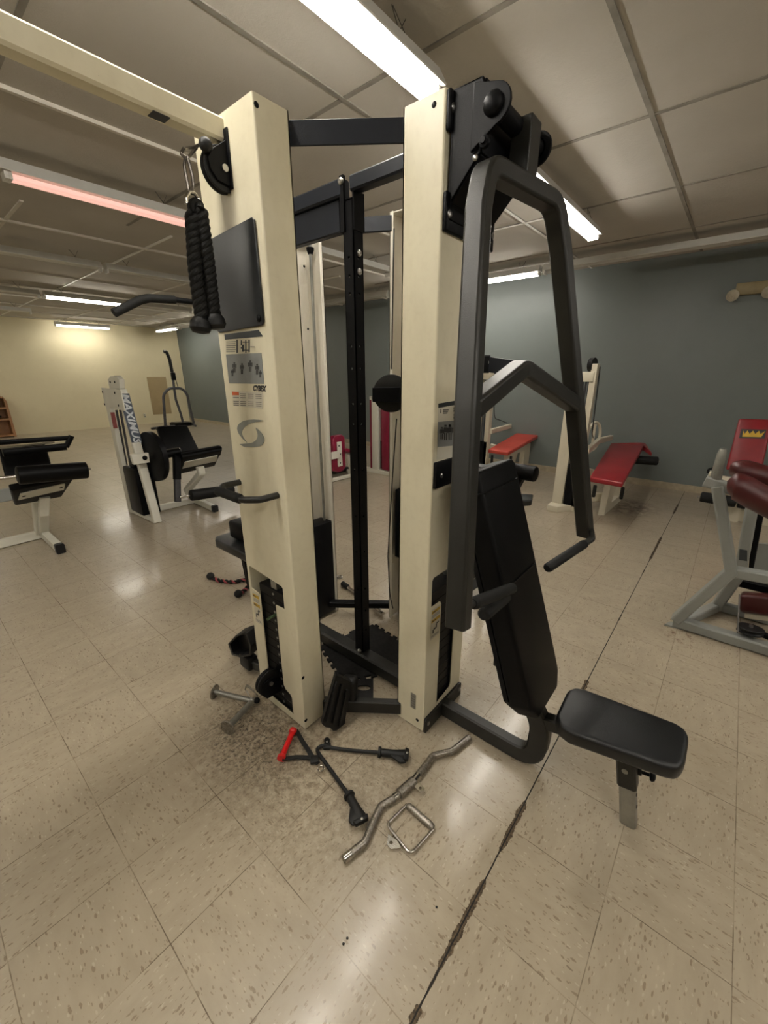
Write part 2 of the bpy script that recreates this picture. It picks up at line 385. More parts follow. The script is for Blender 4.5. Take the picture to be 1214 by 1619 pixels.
    def text(s, body, o, u, v, size, depth=0.0012, shear=0.0, bold=0.0, align='CENTER', squash=1.0):
        """lettering laid on the plane (u, v) at o"""
        cu = bpy.data.curves.new('lettering', 'FONT'); cu.body = body; cu.size = size; cu.extrude = depth/2
        cu.shear = shear; cu.offset = bold; cu.align_x = align; cu.align_y = 'CENTER'; cu.resolution_u = 2
        ob = bpy.data.objects.new('lettering', cu); COL.objects.link(ob)
        bpy.context.view_layer.update()
        me = bpy.data.meshes.new_from_object(ob.evaluated_get(bpy.context.evaluated_depsgraph_get()))
        o, u, v = V(o), V(u).normalized(), V(v).normalized(); n_ = u.cross(v)
        vs = [s._v(o + u*q.co.x*squash + v*q.co.y + n_*q.co.z) for q in me.vertices]
        for f in me.polygons: s._f([vs[i] for i in f.vertices])
        bpy.data.objects.remove(ob); bpy.data.curves.remove(cu); bpy.data.meshes.remove(me); return s
    def build(s, name, parent=None, mat=None, bevel=0.0, angle=35, kind=None, label=None):
        if mat:
            s.mats = [mat] if not s.mats else s.mats
        bmesh.ops.recalc_face_normals(s.bm, faces=s.bm.faces[:])
        me = bpy.data.meshes.new(name); 
        origin = parent_loc(parent) if parent else None
        if origin is not None:
            bmesh.ops.translate(s.bm, verts=s.bm.verts[:], vec=-origin)
            s.bm.to_mesh(me)
        else:
            xs = [v.co for v in s.bm.verts]
            lo = V((min(c.x for c in xs), min(c.y for c in xs), min(c.z for c in xs))); hi = V((max(c.x for c in xs), max(c.y for c in xs), max(c.z for c in xs)))
            origin = V(((lo.x+hi.x)/2, (lo.y+hi.y)/2, lo.z))
            bmesh.ops.translate(s.bm, verts=s.bm.verts[:], vec=-origin); s.bm.to_mesh(me)
        s.bm.free()
        for mm in s.mats: me.materials.append(M[mm])
        me.polygons.foreach_set('use_smooth', [True]*len(me.polygons)); me.set_sharp_from_angle(angle=math.radians(angle)); me.update()
        ob = bpy.data.objects.new(name, me); COL.objects.link(ob)
        if parent: ob.parent = parent
        else: ob.location = origin
        if bevel:
            b_ = ob.modifiers.new('bevel', 'BEVEL'); b_.width = bevel; b_.segments = 2; b_.limit_method = 'ANGLE'; b_.angle_limit = math.radians(40); b_.harden_normals = False
        if kind: ob['kind'] = kind
        if label: ob['label'] = label
        return ob
def parent_loc(p):
    loc = V((0, 0, 0))
    while p: loc = loc + p.location; p = p.parent
    return loc
def fillet(pts, rad, seg=5):
    pts = [V(p) for p in pts]; out = [pts[0]]
    for i in range(1, len(pts)-1):
        a, b_, c = pts[i-1], pts[i], pts[i+1]
        d1, d2 = (a-b_), (c-b_); l1, l2 = d1.length, d2.length; d1.normalize(); d2.normalize()
        ang = d1.angle(d2)
        if ang > PI-0.02: out.append(b_); continue
        rr = rad[i-1] if isinstance(rad, (list, tuple)) else rad
        t = min(rr/math.tan(ang/2), l1*0.48, l2*0.48)
        p0, p2 = b_+d1*t, b_+d2*t
        for k in range(seg+1):
            u = k/seg; out.append(p0*(1-u)**2 + b_*2*u*(1-u) + p2*u*u)
    out.append(pts[-1]); return out
def arcpts(c, u, v, r, a0, a1, n):
    c, u, v = V(c), V(u), V(v)
    return [c + u*math.cos(math.radians(a0+(a1-a0)*i/n))*r + v*math.sin(math.radians(a0+(a1-a0)*i/n))*r for i in range(n+1)]
def tag(o, label, cat, group=None, kind=None):
    o['label'] = label; o['category'] = cat
    if group: o['group'] = group
    if kind: o['kind'] = kind
    return o
def thing(name, loc, label, cat, group=None):
    o = bpy.data.objects.new(name, None); o.empty_display_size = 0.1; COL.objects.link(o); o.location = V(loc)
    bpy.context.view_layer.update(); return tag(o, label, cat, group)
def copy_tree(o, delta=V((0, 0, 0)), parent=None):
    c = o.copy(); COL.objects.link(c)
    if parent: c.parent = parent
    else: c.location = o.location + delta
    for ch in list(o.children): copy_tree(ch, parent=c)
    return c
def foamgrip(mb, a, b_, r, n=18):
    a, b_ = V(a), V(b_); d = (b_-a); L = d.length
    return mb.lathe(a, d, [(0, r*0.7), (0.006, r*0.95), (0.014, r), (L-0.014, r), (L-0.006, r*0.95), (L, r*0.7)], n)
def structure(o): o['kind'] = 'structure'; return o

# ------------------------------------------------------------------ room shell
XB, YL, ZC = 6.73, 14.49, 2.90
XN, YN = -7.0, -6.0
structure(MB().mat('floor').bb((XN, YN, -0.10), (XB+.1, YL+.1, 0)).build('floor'))
structure(MB().mat('ceiling').bb((XN, YN, ZC), (XB+.1, YL+.1, ZC+0.1)).build('ceiling'))
structure(MB().mat('wall_cream').bb((XN, YL, 0), (XB, YL+0.1, ZC)).build('wall_left'))
structure(MB().mat('wall_blue').bb((XB, YN, 0), (XB+0.1, YL, ZC)).build('wall_right'))
structure(MB().mat('wall_cream').bb((XN-0.1, YN, 0), (XN, YL, ZC)).build('wall_back'))
structure(MB().mat('wall_plain').bb((XN, YN-0.1, 0), (XB, YN, ZC)).build('wall_front'))
structure(MB().mat('skirting').bb((XB-0.012, YN, 0), (XB, YL, 0.09)).build('baseboard_right'))
structure(MB().mat('wall_cream').bb((XN, YL-0.010, 0), (XB-0.012, YL, 0.06)).build('baseboard_left'))
# suspended ceiling grid, 1.22 m squares; bars coloured darker nearby, paler farther along
k = 0
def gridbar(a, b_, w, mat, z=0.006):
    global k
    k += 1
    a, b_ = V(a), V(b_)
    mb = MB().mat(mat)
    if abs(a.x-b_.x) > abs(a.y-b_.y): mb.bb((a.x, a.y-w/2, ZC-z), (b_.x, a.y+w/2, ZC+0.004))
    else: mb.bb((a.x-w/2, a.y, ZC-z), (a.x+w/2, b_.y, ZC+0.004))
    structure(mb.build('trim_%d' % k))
G = 1.22
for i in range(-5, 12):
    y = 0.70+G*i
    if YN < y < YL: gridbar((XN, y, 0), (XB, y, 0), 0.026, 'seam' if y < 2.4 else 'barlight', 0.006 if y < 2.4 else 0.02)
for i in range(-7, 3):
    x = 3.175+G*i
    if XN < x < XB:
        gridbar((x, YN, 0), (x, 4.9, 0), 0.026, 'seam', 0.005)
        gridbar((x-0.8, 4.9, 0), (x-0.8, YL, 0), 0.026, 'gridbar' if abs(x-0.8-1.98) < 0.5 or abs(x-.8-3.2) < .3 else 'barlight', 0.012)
# repainted bars seen beyond the press arms
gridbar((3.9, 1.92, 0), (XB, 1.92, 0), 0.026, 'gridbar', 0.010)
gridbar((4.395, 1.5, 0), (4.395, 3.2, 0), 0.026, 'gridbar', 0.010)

# ------------------------------------------------------------------ hanging strip lights
def batten(name, a, b_, label, lit=(), pink=False, group='suspended fluorescent strip lights', z=2.775):
    a, b_ = V(a), V(b_); d = (b_-a).normalized(); s_ = V((-d.y, d.x, 0)); L = (b_-a).length
    root = thing(name, (a.x, a.y, z), label, 'ceiling light', group)
    mb = MB().mat('batten'); R = Matrix((d, s_, V((0, 0, 1)))).transposed()
    c = V(((a.x+b_.x)/2, (a.y+b_.y)/2, z))
    prof = [(-0.030, -0.020), (-0.070, -0.028), (-0.074, -0.024), (-0.035, 0.045), (0.035, 0.045), (0.074, -0.024), (0.070, -0.028), (0.030, -0.020)]
    p0 = V((a.x, a.y, z))
    mb.prism([p0+s_*x+V((0, 0, zz)) for x, zz in prof], d*L)
    mb.build('housing', root)
    for e in (0.25, L-0.25):
        w = MB().mat('wire'); q = p0+d*e
        for o in (-0.07, 0.07):
            w.tube([q+V((0, 0, 0.04))+s_*(o*0.5), V((q.x, q.y, ZC))+d*o*0.6], 0.0016, n=6)
        w.tube([q+d*0.02+V((0, 0, 0.045)), V((q.x, q.y, ZC))-d*0.05], 0.0016, n=6)
        w.build('hanger_wire', root)
    for t0, t1, on in lit or ((0.01, L-0.01, None),):
        for t in (t0, t1): MB().mat('batten').box(p0+d*t+V((0, 0, -0.045)), (0.022, 0.09, 0.045), R, 0.003).build('lamp_holder', root)
    for t0, t1, on in lit:
        if on is None: continue
        for o in (-0.03, 0.03):
            tb = MB().mat({'pink': 'tube_pink', 'old': 'tube_old'}.get(on, 'tube_on'))
            tb.cyl(p0+d*(t0+0.012)+s_*o+V((0, 0, -0.048)), p0+d*(t1-0.012)+s_*o+V((0, 0, -0.048)), 0.0165, 12)
            tb.build('fluorescent_tube', root, label='lit pinkish tube' if on == 'pink' else 'lit white tube')
    return root
F = 2.44
batten('strip_light', (-0.47, 1.36, 0), (1.97, 1.36, 0), 'lit white strip light right above the cream weight towers, cut by the top edge', [(0.01, F-0.01, 'on')])
batten('strip_light', (2.25, 1.36, 0), (4.69, 1.36, 0), 'lit white strip light seen just right of the black press arm', [(0.01, F-0.01, 'on')])
batten('strip_light', (-0.34, 3.88, 0), (2.10, 3.88, 0), 'strip light with a dim pink tube at the left edge beside the hanging rope', [(1.22, F-0.01, 'pink'), (0.01, 1.2, None)])
batten('strip_light', (2.15, 3.78, 0), (4.59, 3.78, 0), 'unlit white strip light seen between the two cream towers')
batten('strip_light', (-0.32, 6.3, 0), (2.12, 6.3, 0), 'unlit strip light in the left half of the row behind the pink lamp')
batten('strip_light', (2.17, 6.3, 0), (4.61, 6.3, 0), 'unlit strip light in the right half of the row behind the pink lamp')
batten('strip_light', (-0.35, 9.05, 0), (2.07, 9.05, 0), 'unlit strip light left of the lit lamp near the end of the lat bar')
batten('strip_light', (2.13, 9.05, 0), (4.57, 9.05, 0), 'half-lit strip light whose bright tube meets the bent end of the lat bar', [(0.01, 1.28, 'old'), (1.30, F-.01, None)])
batten('strip_light', (0.0, 11.6, 0), (2.44, 11.6, 0), 'unlit strip light in the next to last row before the cream wall')
batten('strip_light', (3.35, 13.9, 0), (4.60, 13.9, 0), 'short lit strip light in front of the cream end wall', [(0.01, 1.24, 'old')])
batten('strip_light', (5.82, 12.45, 0), (5.82, 13.75, 0), 'short lit strip light in the corner where cream and blue walls meet', [(0.01, 1.29, 'old')])
XR = 5.80
batten('strip_light', (XR, 2.27, 0), (XR, 4.71, 0), 'lit strip light along the blue wall seen through the press arm', [(0.01, F-0.01, 'on')])
batten('strip_light', (XR, -0.22, 0), (XR, 2.22, 0), 'unlit strip light along the blue wall at the upper right')
batten('strip_light', (XR, -2.70, 0), (XR, -0.26, 0), 'unlit strip light along the blue wall running off the right edge')
batten('strip_light', (XR, 4.76, 0), (XR, 7.20, 0), 'unlit strip light along the blue wall seen through the gap between towers')
batten('strip_light', (XR, 9.0, 0), (XR, 11.44, 0), 'lit strip light along the blue wall hidden behind the left tower', [(0.01, F-0.01, 'old')])
# rows behind and beside the photographer
batten('strip_light', (-3.15, 1.36, 0), (-0.71, 1.36, 0), 'added lit strip light above and left of the photographer', [(0.01, F-0.01, 'on')])  # unseen, added in line with the first row to brighten the left tower
batten('strip_light', (-3.2, 3.88, 0), (-0.76, 3.88, 0), 'lit strip light off to the left of the photographer', [(0.01, F-0.01, 'old')])
batten('strip_light', (-3.0, 9.05, 0), (-0.56, 9.05, 0), 'lit strip light off the left edge in the middle of the hall', [(0.01, F-0.01, 'old')])
batten('strip_light', (-1.6, 13.2, 0), (0.84, 13.2, 0), 'lit strip light off the left edge near the cream end wall', [(0.01, F-0.01, 'old')])
batten('strip_light', (-1.2, -1.25, 0), (1.24, -1.25, 0), 'lit strip light behind the photographer', [(0.01, F-0.01, 'on')])
batten('strip_light', (1.9, -2.6, 0), (4.34, -2.6, 0), 'lit strip light behind the photographer on the right', [(0.01, F-0.01, 'on')])

# ------------------------------------------------------------------ the multi-station machine
gym = thing('multi_gym', (1.36, 1.36, 0), 'large cream and black four-station cable machine standing in the centre foreground', 'exercise machine')
HT = 2.265
TK = 0.004
# frame of a tower: origin at the middle of the front face on the floor, u across, o outward
def tower(o, u, out, w, d, label, holes=(), inner='cream'):
    o, u, out = V(o), V(u), V(out); z = V((0, 0, 1))
    P = lambda a, dep, h_: o + u*a - out*dep + z*h_
    mb = MB().mat(inner)
    mb.prism([P(-w/2+.006, 0, 0.008), P(w/2-.006, 0, 0.008), P(w/2-.006, 0, HT), P(-w/2+.006, 0, HT)], -out*TK,
             holes=[[P(a, 0, b_) for a, b_ in h_] for h_ in holes])
    for sgn in (-1, 1):                                              # rounded long edges + flanges
        c = P(sgn*(w/2-0.006), 0.006, 0)
        ar = []
        for i in range(5):
            t = math.radians(90*i/4); ar.append(c + out*0.006*math.cos(t) + u*sgn*0.006*math.sin(t))
        inn = [p - out*TK*math.cos(math.radians(90*i/4)) - u*sgn*TK*math.sin(math.radians(90*i/4)) for i, p in enumerate(ar)]
        mb.prism([p+z*0.008 for p in ar + inn[::-1]], z*(HT-0.008))
        mb.prism([P(sgn*w/2, 0.006, 0.008), P(sgn*w/2, d, 0.008), P(sgn*w/2, d, HT), P(sgn*w/2, 0.006, HT)], -u*sgn*TK)
        mb.prism([P(sgn*w/2, d, 0.008), P(sgn*(w/2-0.022), d, 0.008), P(sgn*(w/2-0.022), d, HT), P(sgn*w/2, d, HT)], out*TK)
    mb.bb(P(-w/2+.004, 0.004, HT-0.006), P(w/2-.004, d-0.004, HT-0.002))
    t = mb.build('weight_tower', gym, bevel=0, label=label)
    return t, P
# --- west tower (front faces the left of the picture)
WW = dict(o=(0.862, 1.362, 0), u=(0, -1, 0), out=(-1, 0, 0), w=0.335, d=0.122)
yc = 1.362
wh = [[(yc-1.508, 0.615), (yc-1.508, 0.722), (yc-1.500, 0.728), (yc-1.275, 0.706), (yc-1.268, 0.698), (yc-1.268, 0.600), (yc-1.330, 0.597), (yc-1.330, 0.178),
       (yc-1.318, 0.160), (yc-1.285, 0.150), (yc-1.275, 0.135), (yc-1.275, 0.040), (yc-1.450, 0.045), (yc-1.450, 0.160), (yc-1.445, 0.595), (yc-1.458, 0.608)]]
wt, WP = tower(**WW, label='cream sheet-metal tower at left with a lever-shaped grey emblem', holes=wh)
# --- south tower (front faces the right of the picture)
xc = 1.352
sh_ = [[(1.222-xc, 0.63), (1.222-xc, 0.752), (1.232-xc, 0.762), (1.465-xc, 0.762), (1.475-xc, 0.752), (1.475-xc, 0.60), (1.418-xc, 0.58), (1.418-xc, 0.125),
        (1.405-xc, 0.105), (1.298-xc, 0.088), (1.298-xc, 0.615), (1.288-xc, 0.63)]]
st, SP = tower((xc, 0.780, 0), (1, 0, 0), (0, -1, 0), 0.318, 0.145, 'cream sheet-metal tower at centre carrying the black press bracket', holes=sh_)
nt_, NP = tower((1.487, 1.925, 0), (-1, 0, 0), (0, 1, 0), 0.318, 0.130, 'rear cream tower seen from its open side, with steel guide rods', inner='cream_in')
et, EP = tower((1.925, 1.312, 0), (0, 1, 0), (1, 0, 0), 0.318, 0.130, 'far cream tower behind the centre tower, with a black cable in front', inner='cream_in')

# screws / hole plugs on the sides
def plugs(par, pts, n_, r=0.009, mat='black'):
    for p in pts:
        MB().mat(mat).bolt(p, n_, r, 0.004).build('screw', par)
plugs(wt, [(0.873, 1.1945, 2.238), (0.873, 1.1945, 0.285), (0.870, 1.1945, 0.052)], (0, -1, 0), 0.008)
plugs(st, [(1.193, 0.818, 2.238), (1.193, 0.812, 0.052)], (-1, 0, 0), 0.008)
# weight stacks: plates as a grooved block, guide rods, selector stem
def stack(par, P, w, d0, z0, z1, n, front_holes=True, cover=False):
    mb = MB().mat('black'); dz = (z1-z0)/n
    for i in range(n):
        mb.bb(P(-w/2, d0, z0+i*dz+0.0015), P(w/2, d0+0.095, z0+(i+1)*dz-0.0015))
    mb.bb(P(-w/2+.004, d0+.004, z0), P(w/2-.004, d0+.09, z1)); mb.mat('zinc')
    for i in range(n if front_holes else 0): mb.lathe(P(0, d0+0.004, z0+(i+.5)*dz), P(0, 0, 0)-P(0, 1, 0), [(0, 0.006), (0.006, 0.006)], 10)
    s_ = mb.build('weight_stack', par, bevel=0)
    for sgn in (-1, 1):
        MB().mat('zinc').cyl(P(sgn*w*0.36, d0+0.05, 0.02), P(sgn*w*0.36, d0+0.05, HT-0.03), 0.010, 12).build('guide_rod', par)
    return s_
s1 = stack(wt, WP, 0.20, 0.014, 0.03, 0.655, 14)
s2 = stack(st, SP, 0.215, 0.014, 0.03, 0.68, 14, False)
MB().mat('zinc').bb(WP(-0.02, 0.02, 0.655), WP(0.02, 0.06, 0.69)).build('selector_head', wt)
MB().mat('green').cyl(WP(0.008, 0.02, 0.535), WP(0.030, -0.045, 0.548), 0.006, 12).build('selector_pin', wt, label='greenish selector pin')
# black shrouds in the rear towers
MB().mat('black').bb((1.400, 1.797, 0.02), (1.632, 1.905, 0.655), 0.004).build('weight_shroud', nt_)
MB().mat('zinc').cyl((1.603, 1.840, 0.65), (1.603, 1.840, 2.16), 0.008, 12).build('guide_rod', nt_)
MB().mat('black').lathe((1.603, 1.840, 2.11), (0, 0, 1), [(0, 0.012), (0.02, 0.02), (0.03, 0.02), (0.03, 0.01)], 14).build('rod_collar', nt_)
MB().mat('black').bb((1.812, 1.22, 0.45), (1.902, 1.44, 0.885), 0.006).build('weight_shroud', et)
plugs(nt_, [atz(0, 0, 0)*0+aty(481, 421, 1.918), aty(487, 520, 1.918)], (0, -1, 0), 0.006)
MB().mat('offwhite').bb((1.800, 1.445, 0.405), (1.815, 1.492, 0.46), 0.006).build('hinge_tab', et)
# --- top and bottom frame
def bar(name, a, b_, w, h_, mat='slate', up=(0, 0, 1), label=None, bev=0):
    return MB().mat(mat).sq([a, b_], w, h_, up=up).build(name, gym, label=label)
bar('top_brace', (0.985, 1.200, 2.213), (1.198, 0.925, 2.213), 0.008, 0.062)
bar('top_brace', (1.36, 0.925, 2.21), (1.36, 1.29, 2.21), 0.05, 0.052)
bar('top_brace', (1.36, 1.34, 2.21), (1.36, 1.90, 2.21), 0.05, 0.060)
bar('top_housing', (1.372, 1.37, 2.125), (1.372, 1.90, 2.125), 0.035, 0.115)
bar('top_brace', (1.610, 1.80, 2.217), (1.80, 1.46, 2.217), 0.02, 0.065)
cp = MB().mat('black')
zt = 2.23
# perforated centre post: square tube with rows of dark holes
hzs = (1.97, 1.905, 1.84, 1.64, 1.55, 1.40, 1.31, 1.10, 0.87, 0.68, 0.47, 0.34, 0.22)
def rnd(f): return [f(0.006*math.cos(2*PI*i/10), 0.006*math.sin(2*PI*i/10)) for i in range(10)]
x0_, x1_, y0_, y1_ = 1.345, 1.400, 1.285, 1.340
cp.prism([(x0_, y0_, 0), (x0_, y1_, 0), (x0_, y1_, 2.165), (x0_, y0_, 2.165)], (0.004, 0, 0), holes=[rnd(lambda a, b_: V((x0_, 1.313+a, z+b_))) for z in hzs])
cp.prism([(x0_, y0_, 0), (x1_, y0_, 0), (x1_, y0_, 2.165), (x0_, y0_, 2.165)], (0, 0.004, 0), holes=[rnd(lambda a, b_: V((1.3725+a, y0_, z+b_))) for z in hzs])
cp.prism([(x1_, y0_, 0), (x1_, y1_, 0), (x1_, y1_, 2.165), (x1_, y0_, 2.165)], (-0.004, 0, 0), holes=[rnd(lambda a, b_: V((x1_, 1.313+a, z+b_))) for z in hzs])
cp.prism([(x0_, y1_, 0), (x1_, y1_, 0), (x1_, y1_, 2.165), (x0_, y1_, 2.165)], (0, -0.004, 0), holes=[rnd(lambda a, b_: V((1.3725+a, y1_, z+b_))) for z in hzs])
cp.bb((1.336, 1.325, 2.06), (1.348, 1.346, 2.245)); cp.bb((1.345, 1.279, 2.06), (1.405, 1.287, 2.19)); cp.bb((x0_, y0_, 2.16), (x1_, y1_, 2.168))
post = cp.build('centre_post', gym, angle=30)
for p, n_ in (((1.372, 1.284, 1.985), (0, -1, 0)), ((1.372, 1.284, 1.920), (0, -1, 0)), ((1.335, 1.335, 2.225), (-1, 0, 0)), ((1.335, 1.30, 0.10), (-1, 0, 0))):
    MB().mat('bolt').bolt(p, n_, 0.012, 0.012).build('bolt', post)
bar('base_beam', (1.36, 0.925, 0.05), (1.36, 1.90, 0.05), 0.075, 0.075, 'charcoal')
bar('base_brace', (0.985, 1.205, 0.055), (1.205, 0.915, 0.055), 0.035, 0.065, 'charcoal')
bar('base_brace', (1.58, 1.80, 0.085), (1.82, 1.49, 0.085), 0.05, 0.04, 'black')
# foot rests either side of the left tower
def footrest(c, rot, lean):
    R = Matrix.Rotation(rot, 3, 'Z') @ Matrix.Rotation(lean, 3, 'Y')
    c = V(c); q = lambda a, b_, d_: c + R @ V((a, b_, d_))
    mb = MB().mat('rubber')
    out = [(-0.05, -0.09), (-0.05, 0.08), (-0.02, 0.11), (0.13, 0.10), (0.17, 0.07), (0.15, 0.055), (0.17, 0.03), (0.15, 0.0), (0.17, -0.03), (0.15, -0.05), (0.16, -0.08), (0.13, -0.11), (-0.02, -0.11)]
    mb.prism([q(0, b_, a) for a, b_ in out], R @ V((0.018, 0, 0)))
    for y in (-0.06, 0, 0.06): mb.box(q(-0.004, y, 0.05), (0.010, 0.018, 0.16), R, 0.003)
    mb.box(q(0.05, 0, 0.03), (0.09, 0.07, 0.10), R, 0.015)
    return mb.build('footrest', gym, bevel=0.003)
def pedal(pts_face, thick, name='footrest'):
    q = [V(p) for p in pts_face]; mb = MB().mat('rubber')
    n = (q[1]-q[0]).cross(q[-1]-q[0]).normalized()
    mb.prism(q, n*thick); c = sum(q, V((0, 0, 0)))/len(q)
    for t in (0.25, 0.5, 0.75):
        a = q[0].lerp(q[1], t)*0.96+c*0.04; b_ = q[-1].lerp(q[2], t)*0.96+c*0.04
        mb.sq([a.lerp(b_, 0.12)+n*(-0.004), a.lerp(b_, 0.85)+n*(-0.004)], 0.012, 0.010, up=n)
    return mb.build(name, gym, bevel=0.003)
Yp = 1.085
pd = MB().mat('rubber')
pd.prism([aty(x, y, Yp) for x, y in ((531, 1068), (541, 1072), (556, 1079), (554, 1095), (550, 1113), (547, 1131), (543, 1160), (537, 1164), (533, 1155), (527, 1156), (522, 1151), (515, 1150), (509, 1145))], (0.012, 0.022, 0))
for (xa, ya), (xb, yb) in (((532, 1078), (516, 1140)), ((540, 1082), (526, 1143)), ((548, 1090), (536, 1148))): pd.sq([aty(xa, ya, Yp-0.004), aty(xb, yb, Yp-0.004)], 0.010, 0.010, up=(0, 1, 0))
pd.build('footrest', gym, bevel=0.002)
MB().mat('rubber').box((1.075, 1.115, 0.135), (0.06, 0.07, 0.13), Matrix.Rotation(0.5, 3, 'Z'), 0.02, 3).build('footrest_block', gym)
# left foot cup behind the tower, open side facing the photographer
cup = MB().mat('rubber')
o1 = [atx(360, 1018, 0.90), atx(366, 1036, 0.90), atx(380, 1040, 0.90), atx(396, 1037, 0.90), atx(397, 1022, 0.90), atx(389, 1001, 0.90), atx(386, 1000, 0.90), atx(372, 1005, 0.90)]
cc_ = sum(o1, V((0, 0, 0)))/8
inn = [p.lerp(cc_, 0.16) for p in o1]
cup.prism(o1, (0.07, 0.02, 0.0), holes=[inn]); cup.prism([p+V((0.055, 0.016, 0)) for p in o1], (0.018, 0.005, 0))
cup.build('footrest', gym, bevel=0.003, label='black moulded foot cup left of the tower')
MB().mat('rubber').bb((0.90, 1.70, 0.02), (0.96, 1.79, 0.10), 0.01).build('footrest_block', gym)
bar('base_brace', (0.985, 1.50, 0.055), (1.36, 1.86, 0.055), 0.035, 0.065, 'charcoal')

# --- details on the west tower front (plane X = .862)
fx = 0.862
def onw(y, z, out=0.0015): return V((fx-out, y, z))
def wpoly(pts, mat, out=0.0012): return MB().mat(mat).prism([onw(y, z, 0) for y, z in pts], (-out, 0, 0))
pl = MB().mat('worn_plate')
pl.prism([onw(1.531, 1.962), onw(1.240, 1.978), onw(1.228, 1.970), onw(1.226, 1.690), onw(1.236, 1.679), onw(1.505, 1.672), onw(1.531, 1.684)], (-0.006, 0, 0))
plate = pl.build('cover_plate', wt, bevel=0.002, label='black cover plate with bolts')
for y, z in ((1.508, 1.925), (1.250, 1.700)):
    MB().mat('black').bolt((fx-0.0075, y, z), (-1, 0, 0), 0.011, 0.007).build('bolt', wt)
def lp(par, n_, f, name, items, label=None):
    """printed sticker: items = (material, outline points, layer)"""
    m = MB()
    for mat_, pts, k_ in items: m.mat(mat_).prism([f(x, y)+V(n_)*(0.0004+0.0008*k_) for x, y in pts], V(n_)*0.0008)
    return m.build(name, par, label=label)
fw_ = lambda x, y: atx(x, y, fx)
def rc(x0, y0, x1, y1, sk=0.0): return [(x0, y0), (x1, y0+sk), (x1, y1+sk), (x0, y1)]
def person_marks(x, y, s_):
    return [('ink', rc(x-1.1*s_, y-9*s_, x+1.1*s_, y-7*s_), 1), ('ink', rc(x-1.6*s_, y-6.4*s_, x+1.6*s_, y-1*s_), 1), ('ink', rc(x-1.5*s_, y-.5*s_, x-.5*s_, y+7*s_), 1), ('ink', rc(x+.5*s_, y-.5*s_, x+1.5*s_, y+7*s_), 1),
            ('ink', rc(x-3*s_, y-6*s_, x-2.2*s_, y-.5*s_), 1), ('ink', rc(x+2.2*s_, y-6*s_, x+3*s_, y-.5*s_), 1)]
it = [('stick_dark', [(355, 529), (409, 521.5), (416, 532), (356, 537)], 0)]
for i in range(6): it.append(('ink_soft', rc(358, 540+3.1*i, 373-(i % 2), 541.2+3.1*i, -0.5), 0))
for x0, y0, x1, y1 in ((374, 537, 376, 558), (381, 538, 382.3, 546), (383, 545, 386, 556), (388, 538, 389.5, 558), (381, 549, 384, 551), (393, 537, 395, 557), (384, 540, 393, 541.5), (384, 553, 394, 554.5), (396, 548, 403, 549)): it.append(('ink', rc(x0, y0, x1, y1), 0))
lp(wt, (-1, 0, 0), fw_, 'instruction_text', it, 'peeling printed instructions under a dark heading')
it = [('stick_grey', [(357.5, 560.5), (413.5, 558), (418, 607), (362.5, 606)], 0)]
for x, y, k_ in ((371, 582, 1), (368, 590, .7), (383, 584, 1.05), (396, 580, 1.1), (407, 585, 1.05), (412, 592, .7)): it += person_marks(x, y, k_)
lp(wt, (-1, 0, 0), fw_, 'picture_placard', it, 'grey placard with exercise figures')
ct = fw_(409.5, 614.5)
MB().mat('ink').text('CYBEX', ct+V((-0.0008, 0, 0)), (0, -1, 0), (0, 0, 1), 0.026, 0.001, 0.35, 0.0012, squash=0.95).build('maker_lettering', wt)
it = [('stick_white', [(367, 618.5), (416, 620), (416, 646.5), (370, 641)], 0), ('orange', [(367.4, 619.2), (378, 619.8), (378.4, 625), (368, 624.8)], 1)]
for ci, x in enumerate((368.8, 380, 392, 404.5)):
    for i in range(7):
        if (ci == 0 and i < 2) or i == 3: continue
        it.append(('ink_soft', rc(x+i*.15, 621.6+3.0*i+ci*.5, x+9.3, 622.8+3.0*i+ci*.5, 0.3), 1))
lp(wt, (-1, 0, 0), fw_, 'warning_label', it, 'white warning label with an orange corner')
Pw = lambda a, b_: V((fx-0.0012, a, b_))
# emblem: two facing crescents
def crescent(outer, inner): return [Pw(y, z) for y, z in outer + inner[::-1]]
def ell(cy, cz, ry, rz, a0, a1, n=14, rot=0):
    o = []
    for i in range(n+1):
        t = math.radians(a0+(a1-a0)*i/n); a, b_ = ry*math.cos(t), rz*math.sin(t)
        c, s_ = math.cos(math.radians(rot)), math.sin(math.radians(rot)); o.append((cy-(a*c-b_*s_), cz+a*s_+b_*c))
    return o
def bez(p0, p1, p2, p3, n=12):
    return [tuple(p0[k]*(1-t)**3+3*p1[k]*t*(1-t)**2+3*p2[k]*t*t*(1-t)+p3[k]*t**3 for k in (0, 1)) for t in (i/n for i in range(n+1))]
def px(*pts): return [(atx(x, y, fx).y, atx(x, y, fx).z) for x, y in pts]
a_out = bez(*px((417.5, 665), (385, 658), (358, 672), (391, 700))); a_in = bez(*px((417.5, 667), (392, 664), (370, 682), (393, 700)))
b_out = bez(*px((405, 676), (424, 690), (424, 708), (398, 707))) + px((386, 706), (379, 702)); b_in = bez(*px((404, 677), (412, 688), (408, 700), (393, 701))) + px((379, 702))
lg = MB().mat('logo')
lg.prism([Pw(*p) for p in a_out + a_in[::-1][1:-1]], (-0.001, 0, 0)); lg.prism([Pw(*p) for p in b_out + b_in[::-1][1:-1]], (-0.001, 0, 0))
lg.build('emblem', wt, label='grey swirl emblem of two crescents')
